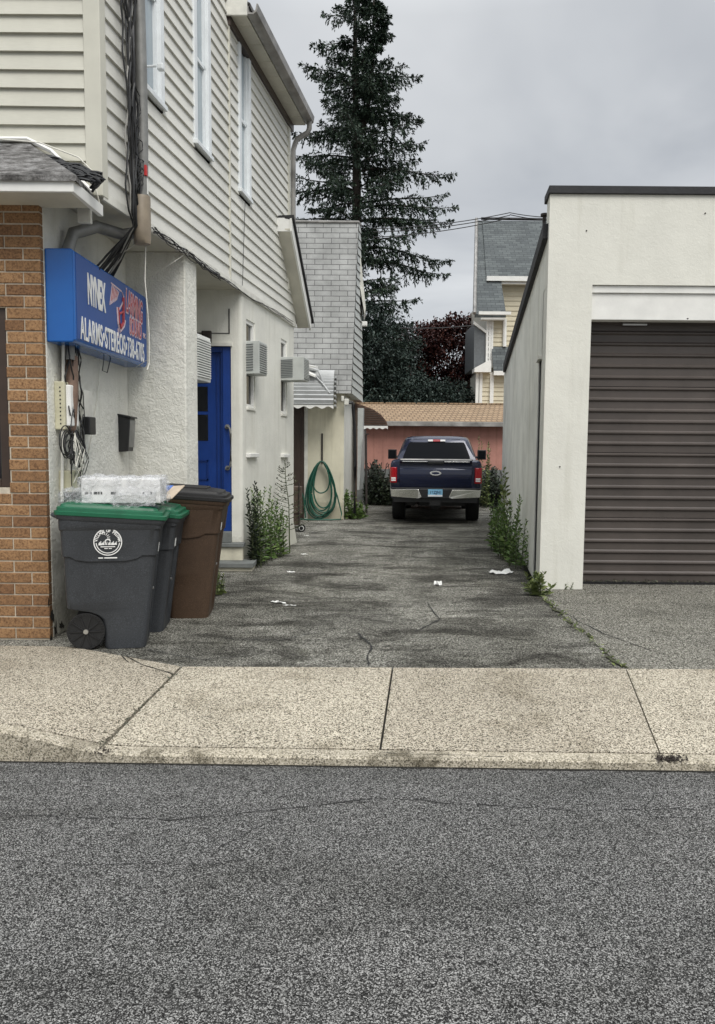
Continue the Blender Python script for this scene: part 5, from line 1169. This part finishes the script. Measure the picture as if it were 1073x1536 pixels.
# tailgate
m = MB()
P = [(.03, .80), (.012, .84), (.012, 1.16), (.018, 1.20), (.035, 1.215), (.04, 1.27), (.03, 1.33), (-.02, 1.355), (-.025, 1.395), (.0, 1.41), (.09, 1.412), (.09, .80)]
m.extr([Vector((-.775, y, z)) for y, z in P], (1.55, 0, 0)); tg = m.build('tailgate', 'navy car paint', trk, local=True, smooth=25, bevel=.008)
m = MB(); m.extr([Vector((-.76, -.028, 1.392)), Vector((.76, -.028, 1.392)), Vector((.76, .0, 1.418)), Vector((-.76, .0, 1.418))], (0, .03, .004)); m.build('spoiler_lip', 'gutter paint', tg, local=True, bevel=.004)
m = MB(); m.obox((0, .0, 1.345), (.17, 0, 0), (0, .03, 0), (0, 0, .03)); m.build('handle', 'black plastic', tg, local=True, bevel=.012)
m = MB()
for s_ in (-1, 1): m.obox((s_*.45, -.005, 1.362), (.27, 0, 0), (0, .025, 0), (0, 0, .007))
m.build('trim_line', 'chrome', tg, local=True, bevel=.003)
n = 36; m = MB(); ec = 1.115
m.loft([[Vector((a_*math.cos(2*math.pi*i/n), y, ec+b_*math.sin(2*math.pi*i/n))) for i in range(n)] for a_, b_, y in ((.125, .054, .014), (.125, .054, -.004), (.118, .048, -.010), (.105, .038, -.010))]); em = m.build('emblem', 'chrome', tg, local=True, smooth=40)
m = MB(); m.loft([[Vector((.085*math.cos(2*math.pi*i/n), y, ec+.026*math.sin(2*math.pi*i/n))) for i in range(n)] for y in (-.008, -.0115)]); m.build('emblem_field', 'emblem blue', em, local=True)
# tail lamps
for s_ in (-1, 1):
    m = MB(); xo, xi = s_*.985, s_*.83
    m.loft([[Vector((xi, .03, z)), Vector((xi+s_*.02, -.012, z)), Vector((xo-s_*.04, -.005, z)), Vector((xo+s_*.002, .04, z)), Vector((xo+s_*.006, .22, z)), Vector((xi, .22, z))] for z in (.90, .93, 1.20, 1.235)])
    tl_o = m.build('tail_lamp', 'tail lamp red', trk, local=True, smooth=30, bevel=.01)
    m = MB()
    for z in (.955, 1.0): m.obox((s_*.905, -.013, z), (.05, 0, 0), (0, .004, 0), (0, 0, .016))
    m.build('reversing_lamp', 'reversing lamp white', tl_o, local=True, bevel=.004)
# bumper
for s_ in (-1, 1):
    m = MB(); m.extr([Vector((s_*.97, -.03, .77)), Vector((s_*.36, -.11, .77)), Vector((s_*.285, -.11, .60)), Vector((s_*.36, -.115, .575)), Vector((s_*.95, -.03, .60))], (0, .08, 0)); m.build('chrome_bumper', 'chrome', trk, local=True, bevel=.012)
m = MB(); m.box(-.37, .37, -.085, .04, .575, .775); m.box(-.95, .95, -.055, .05, .772, .80); m.box(-.9, .9, .0, .3, .48, .6); m.build('bumper_step', 'black plastic', trk, local=True, bevel=.01)
m = MB(); m.box(-.155, .155, -.098, -.088, .615, .775); pt = m.build('number_plate', 'plate blue', trk, local=True)
m = MB(); m.box(-.152, .152, -.0995, -.0985, .618, .655); m.build('plate_band', 'plate white', pt, local=True)
text('plate_letters', '16ZJN1', 'plate ink', Matrix.Translation((.01, -.0995, .705)) @ Matrix.Rotation(math.pi/2, 4, 'X'), .085, .95, pt, .0006, .002)
# mirrors, wheels, underside
for s_ in (-1, 1):
    m = MB(); m.tube([(s_*.95, 3.55, 1.42), (s_*1.08, 3.5, 1.44)], .035, 8); m.obox((s_*1.16, 3.52, 1.50), (.11, 0, 0), (0, .07, 0), (0, 0, .125)); mi = m.build('mirror', 'black plastic', trk, local=True, bevel=.03, seg=3)
    m = MB(); m.obox((s_*1.16, 3.447, 1.50), (.085, 0, 0), (0, .003, 0), (0, 0, .10)); m.build('glass', 'tinted glass', mi, local=True, bevel=.003)
    for yw in (1.25, 4.85):
        m = MB(); n = 40; xo, xi = s_*.985, s_*.70; rr_ = []
        for rad, x in ((.25, xi), (.37, xi), (.395, xi+s_*.03), (.395, xo-s_*.03), (.37, xo), (.25, xo)): rr_.append([Vector((x, yw+rad*math.cos(2*math.pi*i/n), .395+rad*math.sin(2*math.pi*i/n))) for i in range(n)])
        m.loft(rr_); wh = m.build('wheel', 'tyre rubber', trk, local=True, smooth=40)
        m = MB(); m.cyl((xo-s_*.01, yw, .395), (xo+s_*.005, yw, .395), .24, 24); m.build('rim', 'gutter paint', wh, local=True, smooth=30)
m = MB(); m.box(-.7, .7, 1.1, 1.4, .33, .45); m.cyl((0, 1.25, .38), (0, 1.26, .38), .15); m.box(-.12, .12, -.04, .5, .42, .54); m.box(-.62, .62, .5, 5.2, .42, .55); m.build('underframe', 'black plastic', trk, local=True)
m = MB(); m.tube([(-.42, .9, .42), (-.38, .3, .42), (-.40, .06, .41)], .035, 10); m.build('exhaust', 'rusty iron', trk, local=True, smooth=50)

# ------------------------------------------------------------------ PLANTS
def leaves(centers, dirs, L, W_, rnd, droop=0.):
    # one pointed leaf (two triangles folded on the midrib) per centre
    n = len(centers); d = dirs/np.linalg.norm(dirs, axis=1, keepdims=True)
    up = rnd.normal(size=(n, 3))*.5+np.array([0, 0, 1.]); s_ = np.cross(d, up); s_ /= np.linalg.norm(s_, axis=1, keepdims=True)+1e-9
    L = np.asarray(L).reshape(-1, 1) if hasattr(L, '__len__') else np.full((n, 1), L); W_ = np.asarray(W_).reshape(-1, 1) if hasattr(W_, '__len__') else np.full((n, 1), W_)
    c = np.asarray(centers); tip = c+d*L+np.array([0, 0, -1.])*L*droop; mid = c+d*L*.45
    V = np.empty((n*4, 3)); V[0::4] = c; V[1::4] = mid+s_*W_; V[2::4] = tip; V[3::4] = mid-s_*W_
    i = np.arange(n)*4; F = np.stack([i, i+1, i+2, i+3], 1); return V, F
def leafobj(name, parts, mat, parent=None):
    V = np.concatenate([p[0] for p in parts]); b = 0; F = []
    for p in parts: F.append(p[1]+b); b += len(p[0])
    return raw(name, V, np.concatenate(F), mat, parent)

def spruce(label, base, H, rad, seed):
    rnd = np.random.default_rng(seed); t_ = thing('spruce_tree', label, 'tree', base)
    b = Vector(base); m = MB()
    m.tube([b, b+Vector((.05, 0, H*.3)), b+Vector((0, 0, H*.6)), b+Vector((-.1, 0, H*.8)), b+Vector((-.12, 0, H))], [.36, .27, .19, .12, .02], 10)
    m.tube([b+Vector((.02, 0, H*.66)), b+Vector((.42, 0, H*.72)), b+Vector((.62, .1, H*.8)), b+Vector((.68, .1, H*.97))], [.12, .1, .08, .01], 8)   # second leader
    m.build('trunk', 'bark', t_, smooth=60)
    C, D, L, mb = [], [], [], MB()
    def branch(p0, az, length, el, sag):
        n = max(6, int(length/.22)); prev = Vector(p0); pts = [prev]; az_ = az
        for k in range(n):
            f_ = (k+1)/n; az_ += rnd.normal()*.06
            e = el-sag*math.sin(f_*2.2)+max(0, f_-.65)*1.5*sag; st = length/n
            prev = prev+Vector((math.cos(az_)*math.cos(e), math.sin(az_)*math.cos(e), math.sin(e)))*st; pts.append(prev)
        mb.tube(pts, list(np.linspace(.012+.012*length, .008, len(pts))), 4)
        for k in range(1, len(pts)):
            f_ = k/len(pts)
            if f_ < .14: continue
            tdir = (pts[k]-pts[k-1]).normalized(); side = Vector((-tdir.y, tdir.x, 0))
            for s_ in (-1, 1, -1, 1):
                tl2 = (.20+.75*math.sin(min(f_*1.15, 1)*math.pi)**.8*min(length*.26, .75))*rnd.uniform(.6, 1.25)
                dd = (tdir*.62+side*s_*rnd.uniform(.4, 1.0)+Vector((0, 0, -rnd.uniform(.05, .5)))).normalized(); nn = max(3, int(tl2/.075)); q = pts[k-1].lerp(pts[k], rnd.uniform(0, 1)); hang = rnd.random() < .42
                for j in range(nn):
                    u = j/nn
                    if hang: dd = (dd+Vector((0, 0, -.22))).normalized()
                    q = q+dd*(tl2/nn)
                    for _ in range(3):
                        C.append(tuple(q+Vector(rnd.normal(size=3)*.018))); D.append(tuple(dd*1.0+Vector(rnd.normal(size=3)*.55))); L.append(.10+.08*rnd.random())
        for _ in range(8):
            C.append(tuple(pts[-1])); D.append(tuple(tdir+Vector(rnd.normal(size=3)*.4))); L.append(.17)
    z = 2.0
    while z < H*.985:
        f_ = z/H; R_ = min(rad*(1-f_)**.86*(.85+.15*math.sin(z*2.3))+.15, 3.3 if z > 9 else 2.7); nb = 6 if f_ < .8 else 4; a0 = rnd.uniform(0, 6.28)
        for k in range(nb):
            az = a0+k*2*math.pi/nb+rnd.normal()*.25; ln = R_*rnd.uniform(.5, 1.2)
            if rnd.random() < .13: continue
            x_off = Vector((.05-.17*f_, 0, 0))
            branch(b+x_off+Vector((0, 0, z+rnd.normal()*.12)), az, ln, .12+.35*f_, .42*(1-.5*f_))
        z += .46+.25*(1-f_)+rnd.uniform(0, .3)
    for z_, az_, ln_ in ((14.6, .1, 3.3), (13.4, -.1, 4.8), (11.9, .15, 4.9), (11.3, -.2, 4.7), (10.2, .1, 5.2), (9.6, -.1, 5.0), (16, .1, 3.4), (17.2, -.2, 3.1), (12.6, 3.2, 3.6), (15.2, 3.0, 3.2), (10.8, 3.1, 4.6), (8.3, 2.9, 3.6), (7.2, .2, 2.8), (18.6, 3.1, 2.2)): branch(b+Vector((0, 0, z_)), az_, ln_*.87, .22, .40)
    z = H*.72
    while z < H*.96:
        f_ = (z-H*.70)/(H*.27); R_ = 1.7*(1-f_)+.2
        for k in range(4): branch(b+Vector((.62, .1, z)), rnd.uniform(0, 6.28), R_*rnd.uniform(.6, 1.15), .25, .35)
        z += .42
    mb.build('branches', 'bark', t_)
    V, F = leaves(np.array(C), np.array(D), L, np.array(L)*.2, rnd, .1); o = raw('crown', V, F, 'spruce needles', t_); return t_
tb_ = at(527, 675, 33); spruce('tall dark spruce with two leaders rising behind the shingled extension', (tb_.x+.15, 33, 0), 21.9, 7.2, 11)

def bushy(name, label, cat, base, blobs, n, L, mat, seed, trunk_h, droop=.15, group=None):
    rnd = np.random.default_rng(seed); t_ = thing(name, label, cat, base, 0, group); b = Vector(base); m = MB(); parts = []
    m.tube(wig([b, b+Vector((.1, 0, trunk_h*.5)), b+Vector((0, .1, trunk_h))], .08, 8, seed), list(np.linspace(.17, .06, 9)), 8)
    tot = sum(bl[3]**2 for bl in blobs)
    for (x, y, z, r_, sq) in blobs:
        c = b+Vector((x, y, z)); m.tube(wig([b+Vector((0, 0, min(trunk_h*.7, z*.6))), (b+c)/2+Vector((0, 0, z*.25)), c], .12, 8, int(seed+x*10)), list(np.linspace(.07, .015, 9)), 5)
        k = int(n*r_**2/tot); ncl = max(6, int(k/26)); u = rnd.normal(size=(ncl, 3)); u /= np.linalg.norm(u, axis=1, keepdims=True)
        rad = r_*(rnd.uniform(.35, 1.08, ncl)**.6); cc = np.array(c)+u*rad[:, None]*np.array([1, 1, sq])
        idx = np.repeat(np.arange(ncl), 26); ctr = cc[idx]+rnd.normal(size=(len(idx), 3))*r_*.085
        dd = u[idx]*.7+rnd.normal(size=(len(idx), 3))*.7+np.array([0, 0, -droop]); parts.append(leaves(ctr, dd, L*rnd.uniform(.6, 1.3, len(idx)), L*.3*rnd.uniform(.7, 1.2, len(idx)), rnd, .12))
    m.build('trunk', 'bark', t_, smooth=60); leafobj('crown', parts, mat, t_); return t_
# purple maple behind, dark evergreens in front of it
q = at(670, 600, 38)
bushy('maple_tree', 'dark purple-red maple tree between the spruce and the far house', 'tree', (q.x, 38, 0), [(0, 0, 6.5, 1.9, .8), (-1.6, .3, 6.6, 1.5, .8), (-2.2, .2, 5.0, 1.5, .8), (1.2, 0, 5.2, 1.4, .8), (.45, 0, 7.6, 1.15, .7), (-.6, 0, 7.2, 1.0, .7), (.3, -.3, 4.2, 1.7, .8), (-1, -.2, 3.9, 1.6, .8), (1.3, -.2, 3.4, 1.4, .9), (-2.6, .3, 6.4, .9, .7)], 38000, .165, 'maple leaves', 5, 5)
for i, (px, Y, blobs, lab) in enumerate((
    (575, 30.5, [(0, 0, 3.6, 1.7, .9), (-.6, 0, 5.2, 1.4, .9), (.5, 0, 2.2, 1.7, .9), (-1.1, -.2, 2.4, 1.5, 1), (.1, .1, 5.9, 1.25, .9), (-.9, .2, 6.6, 1.1, .9)], 'big dark evergreen against the right side of the grey extension'),
    (640, 30, [(0, 0, 2.9, 1.5, .8), (.7, 0, 3.5, 1.2, .7), (-.8, 0, 3.7, 1.3, .8), (1.0, -.2, 2.2, 1.1, .8), (-.2, -.3, 1.6, 1.5, .8)], 'blue-green evergreen shrub above the middle of the tan roof'),
    (697, 29.2, [(-.3, 0, 2.3, .75, .8), (.0, 0, 1.4, .8, .8), (-.5, .1, 3.0, .6, .7)], 'small dark shrub at the foot of the far house'),
    (540, 34.5, [(0, 0, 4, 2.2, 1.), (1, 0, 6, 1.8, .9), (-1, 0, 6.5, 1.6, .9), (1.6, 0, 4.4, 1.5, .8), (2, 0, 3, 2., .9)], 'dense dark evergreen filling the space under the spruce'))):
    q = at(px, 650, Y); bushy('evergreen_tree', lab, 'tree', (q.x, Y, 0), blobs, 30000 if i != 2 else 8000, .125, 'evergreen leaves', 30+i, 2.5, .35, 'evergreens behind the outbuilding')
# ivy and brush along the plinth of the salmon building
def brush(label, x0, x1, y0, y1, hmax, n, seed, mat='dark ivy leaves', L=.09):
    rnd = np.random.default_rng(seed); x = rnd.uniform(x0, x1, n); y = rnd.uniform(y0, y1, n); h_ = hmax*(.62+.22*np.sin(x*9+seed)+.16*np.sin(x*23+y*5))
    z = rnd.uniform(0, 1, n)**.8*h_; V, F = leaves(np.stack([x, y, z], 1), rnd.normal(size=(n, 3))+np.array([0, -.4, .1]), L*rnd.uniform(.6, 1.4, n), L*.35, rnd, .2)
    m = MB()
    for k in range(16): xx = rnd.uniform(x0, x1); yy = rnd.uniform(y0, y1); m.tube(wig([(xx, yy, 0), (xx+rnd.normal()*.1, yy, hmax*.5), (xx+rnd.normal()*.2, yy, hmax*.9)], .05, 8, k+seed), .012, 4)
    t_ = thing('overgrown_shrub', label, 'shrub', ((x0+x1)/2, (y0+y1)/2, 0), 0, 'brush along the salmon wall'); raw('leaf_seed_sprays', V, F, mat, t_); m.build('stems', 'bark', t_)
brush('dark overgrown brush left of the truck under the salmon wall', at(548, 700, 22.5).x, at(592, 700, 22.5).x, 21.6, 23.7, 1.35, 5200, 3)
brush('dark overgrown brush right of the truck under the salmon wall', at(715, 700, 22.5).x, at(765, 700, 22.5).x, 21.2, 23.6, 1.2, 5200, 4)
brush('dark brush in the shade behind the truck cab', at(592, 700, 23).x, at(715, 700, 23).x, 22.6, 23.7, 1.1, 4000, 6)

def weed(name, label, base, stems, seed, mat='weed leaves', L=.11, W_=.016, group='weeds in the driveway', cat='weed', per=34):
    rnd = np.random.default_rng(seed); t_ = thing(name, label, cat, base, 0, group); b = Vector(base); m = MB(); C, D, LL = [], [], []
    for (dx_, dy_, h_, lx_, ly_) in stems:
        P = [b+Vector((dx_, dy_, 0)), b+Vector((dx_+lx_*.3, dy_+ly_*.3, h_*.4)), b+Vector((dx_+lx_*.7, dy_+ly_*.7, h_*.75)), b+Vector((dx_+lx_, dy_+ly_, h_))]
        P = wig(P, .012, 14, int(seed*7+dx_*100)); m.tube(P, list(np.linspace(.007, .002, 15)), 5); n = max(8, int(per*h_/.8))
        for k in range(n):
            f_ = .06+.94*k/n; i = min(int(f_*14), 13); q = P[i].lerp(P[i+1], f_*14-i); a = k*2.4+rnd.normal()*.4; e = .35+.75*f_+rnd.normal()*.15
            C.append(tuple(q)); D.append((math.cos(a)*math.cos(e), math.sin(a)*math.cos(e), math.sin(e))); LL.append(L*rnd.uniform(.6, 1.2)*(1.05-.5*f_))
    m.build('stem', 'green stem', t_); LL = np.array(LL); V, F = leaves(np.array(C), np.array(D), LL, LL*W_/L*1.4, rnd, .22); raw('leaves', V, F, mat, t_); return t_
def stems(n, sx, sy, h0, h1, lean_, seed):
    r_ = random.Random(seed); return [(r_.uniform(-sx, sx), r_.uniform(-sy, sy), r_.uniform(h0, h1), r_.uniform(-lean_, lean_), r_.uniform(-lean_, lean_)) for _ in range(n)]
q = gnd(392, 846); weed('tall_weed', 'dense green weed clump against the stucco corner beside the steps', (q.x-.01, q.y+.12, 0), stems(15, .13, .22, .65, 1.12, .13, 1), 1, L=.12, per=42)
q2 = gnd(415, 838); weed('tall_weed', 'lighter leafy weed clump just behind the tall clump by the side wall', (q2.x-.02, q2.y+.1, 0), stems(11, .10, .22, .45, .98, .13, 2), 2, L=.12, per=42)
q3 = gnd(384, 852); weed('tall_weed', 'dark leafy weed rising closest to the stucco corner at the steps', (q3.x-.0, q3.y+.1, 0), stems(7, .07, .1, .5, 1.2, .1, 7), 9, 'dark ivy leaves', L=.12, per=40)
# thin flowering stalk with bare side twigs
rs_ = thing('dry_stalk', 'thin tall branching dry stalk against the white side wall', 'weed', (gnd(428, 830).x, 11.6, 0), 0, 'weeds in the driveway')
m = MB(); r4 = random.Random(4); b = Vector((gnd(428, 830).x+.06, 11.55, 0)); tp = at(426, 690, 11.5)
m.tube(wig([b, b.lerp(tp, .5)+Vector((.03, 0, 0)), tp], .015, 14, 2), list(np.linspace(.012, .004, 15)), 5)
Cs, Ds = [], []; rnd = np.random.default_rng(2)
for k in range(30):
    f_ = .25+.72*k/30; q = b.lerp(tp, f_)+Vector((.03*math.sin(f_*3), 0, 0)); a = r4.choice((0, math.pi))+r4.uniform(-.7, .7); ln = .36*(1.1-f_)+.04
    e = q+Vector((math.cos(a)*ln, math.sin(a)*ln*.5, ln*.45)); mid = q.lerp(e, .5)+Vector((0, 0, -.02)); m.tube([q, mid, e], [.005, .0045, .003], 4)
    for j in range(7): p_ = q.lerp(e, .2+.8*j/7); Cs.append(tuple(p_)); Ds.append(tuple(rnd.normal(size=3)+np.array([0, 0, .6])))
m.build('stem', 'green stem', rs_); V, F = leaves(np.array(Cs), np.array(Ds), .04, .011, rnd, .1); raw('leaf_seed_sprays', V, F, 'dry plant stems', rs_)  # the sprays on this stalk are its seed heads
# garage side
q = gnd(750, 842); 
for i, (px, py, n, h0, h1, lab, mt) in enumerate(((747, 826, 16, .4, .95, 'bushy green weed at the far end of the garage side wall clump', 'weed leaves'), (760, 838, 14, .4, .95, 'dark green weed in the middle of the clump along the garage wall', 'weed leaves'), (774, 850, 9, .35, .75, 'weed nearest the garage doorway along the side wall', 'weed leaves'), (759, 806, 2, 1.1, 1.3, 'tallest single stalk of the weeds along the garage wall', 'olive weed leaves'))):
    q = gnd(px, py); weed('tall_weed', lab, (q.x, q.y, 0), stems(n, .10, .25, h0, h1, .12, 20+i), 20+i, mt, L=.13 if i != 3 else .22, W_=.017 if i != 3 else .03, per=40 if i != 3 else 24)
q = gnd(806, 893); weed('small_weed', 'small olive weed at the foot of the garage corner', (q.x+.0, q.y+.02, 0), stems(9, .09, .06, .12, .3, .08, 31), 31, 'olive weed leaves', L=.13, W_=.018, per=60)
q = gnd(852, 884); weed('small_weed', 'tiny tuft of weed at the base of the white pier', (q.x, q.y-.01, 0), stems(4, .05, .02, .05, .12, .05, 32), 32, 'olive weed leaves', L=.06, W_=.01, per=70)
q = gnd(326, 892); weed('small_weed', 'small yellow-green weed beside the brown bin', (q.x, q.y, 0), stems(8, .06, .12, .12, .35, .06, 33), 33, 'olive weed leaves', L=.07, W_=.018, per=60)
for i, (px, py, n, h1, lab) in enumerate(((525, 778, 16, .75, 'green weeds at the cream wall corner under the downspout'), (500, 777, 12, .35, 'low green weeds under the coiled hose'), (537, 776, 10, .5, 'weeds at the foot of the open gate panel'), (483, 776, 6, .4, 'leafy tuft inside the hose coil'))):
    q = gnd(px, py); weed('wall_weed', lab, (q.x, q.y-.15, 0), stems(n, .2, .08, .12, h1, .12, 40+i), 40+i, 'weed leaves', L=.13, W_=.03, per=50)
q = at(722, 700, 21); weed('tall_weed', 'yellow-green stalk rising behind the right side of the truck', (q.x+.05, 21, 0), stems(5, .12, .1, 1.5, 2.05, .12, 50), 50, 'olive weed leaves', L=.16, W_=.022, per=24)
def dirt_tufts(name, label, pts, n, seed, L, mat, spread=.03):
    rnd = np.random.default_rng(seed); C, D = [], []
    for _ in range(n):
        k = rnd.integers(0, len(pts)-1); u = rnd.random(); p_ = Vector(pts[k]).lerp(Vector(pts[k+1]), u); C.append((p_.x+rnd.normal()*spread, p_.y+rnd.normal()*spread, p_.z+.002)); D.append((rnd.normal()*.8, rnd.normal()*.8, rnd.uniform(.1, 1)))
    V, F = leaves(np.array(C), np.array(D), L*rnd.uniform(.4, 1.2, n), L*.16, rnd, .2); o = raw(name, V, F, mat); o['kind'] = 'stuff'; tag(o, label, 'ground cover', kind='stuff')
dirt_tufts('grass_tufts', 'sparse grass and moss growing in the seam between driveway and apron', [SB+Vector((-.02, .3, .0)), SB, SB.lerp(SA, .35), SA], 260, 3, .05, 'olive weed leaves')
dirt_tufts('dead_leaves', 'dry plant litter along the bottom of the brown roller door', [gnd(872, 874, .045)+Vector((0, .1, 0)), gnd(960, 873, .045), gnd(1073, 873, .045)], 300, 4, .05, 'dry plant stems', .035)
dirt_tufts('joint_grass', 'thin grass and dirt in the pavement joint', [gnd(150, 1122, .012), gnd(275, 1000, .012)], 90, 5, .03, 'dry plant stems', .008)

# ------------------------------------------------------------------ LITTER
def scrap(label, px, py, w_, d_, h_, rot, seed, mat='paper', cat='litter'):
    q = gnd(px, py); m = MB(); n = 8; r_ = Matrix.Rotation(rot, 3, 'Z')
    vs = []
    for i in range(n+1):
        for j in range(n+1):
            u, v = i/n-.5, j/n-.5; p_ = r_ @ Vector((u*w_*(1-.5*abs(v)), v*d_*(1-.8*abs(u)), 0)); nz_ = abs(mnoise.noise(Vector((u*3, v*3, seed))))*h_*1.6+abs(mnoise.noise(Vector((u*8, v*8, seed+3))))*h_*.5; vs.append((q.x+p_.x, q.y+p_.y, .006+nz_))
    m.add(vs, [(i*(n+1)+j, (i+1)*(n+1)+j, (i+1)*(n+1)+j+1, i*(n+1)+j+1) for i in range(n) for j in range(n)])
    o = m.build('paper_scrap', mat); tag(o, label, cat, 'litter on the driveway')
scrap('large white paper scrap by the weeds along the garage wall', 752, 860, .34, .22, .05, .1, 1)
scrap('crumpled white paper ball in the middle of the driveway', 657, 878, .11, .09, .06, .5, 2)
scrap('long white torn strip lying on the driveway near the bins', 418, 905, .20, .07, .02, -.5, 3)
scrap('thin white strip trailing off the torn paper', 434, 909, .16, .02, .01, -.15, 4)
scrap('small white scrap in front of the weed clump by the steps', 437, 859, .11, .06, .02, .2, 5)
scrap('tiny white scrap near the hand truck', 460, 804, .10, .05, .01, 0, 6); scrap('tiny pale scrap beyond the weed clump', 457, 832, .12, .04, .01, 0, 7)
q = gnd(8, 1071, .07); m = MB(); m.extr([(q.x-.05, q.y, .085), (q.x+.03, q.y-.02, .088), (q.x+.05, q.y+.0, .086), (q.x, q.y+.015, .10)], (0, 0, .004)); o = m.build('fallen_leaf', 'red tag'); tag(o, 'curled reddish leaf on the pavement at the left edge', 'leaf')

# ------------------------------------------------------------------ OVERHEAD WIRES
m = MB()
def wire(a, b, sag): m.tube([a.lerp(b, k/12)-Vector((0, 0, sag*4*(k/12)*(1-k/12))) for k in range(13)], .016, 4)
for ya, yb in ((333, 323), (338, 327), (346, 331)): wire(at(560, ya+10, 28), at(765, yb-4, 28.5), .12)
wire(at(765, 319, 28.5), at(840, 326, 29), .05); wire(at(765, 322, 28.5), at(840, 331, 29), .05)
wire(at(600, 492, 28), at(712, 488, 28.5), .05)
o = m.build('power_lines', 'black cable'); tag(o, 'thin overhead power lines crossing the sky to the far house', 'wires')

dirt_tufts('kerb_litter', 'dark dead leaves caught at the kerb beside the right pavement joint', [gnd(985, 1139, 0), gnd(1025, 1139, 0)], 160, 8, .03, 'bark', .02)
dirt_tufts('kerb_litter', 'dark grit and leaves at the kerb end of the left pavement joint', [gnd(140, 1126, 0), gnd(162, 1127, 0)], 130, 9, .025, 'bark', .02)
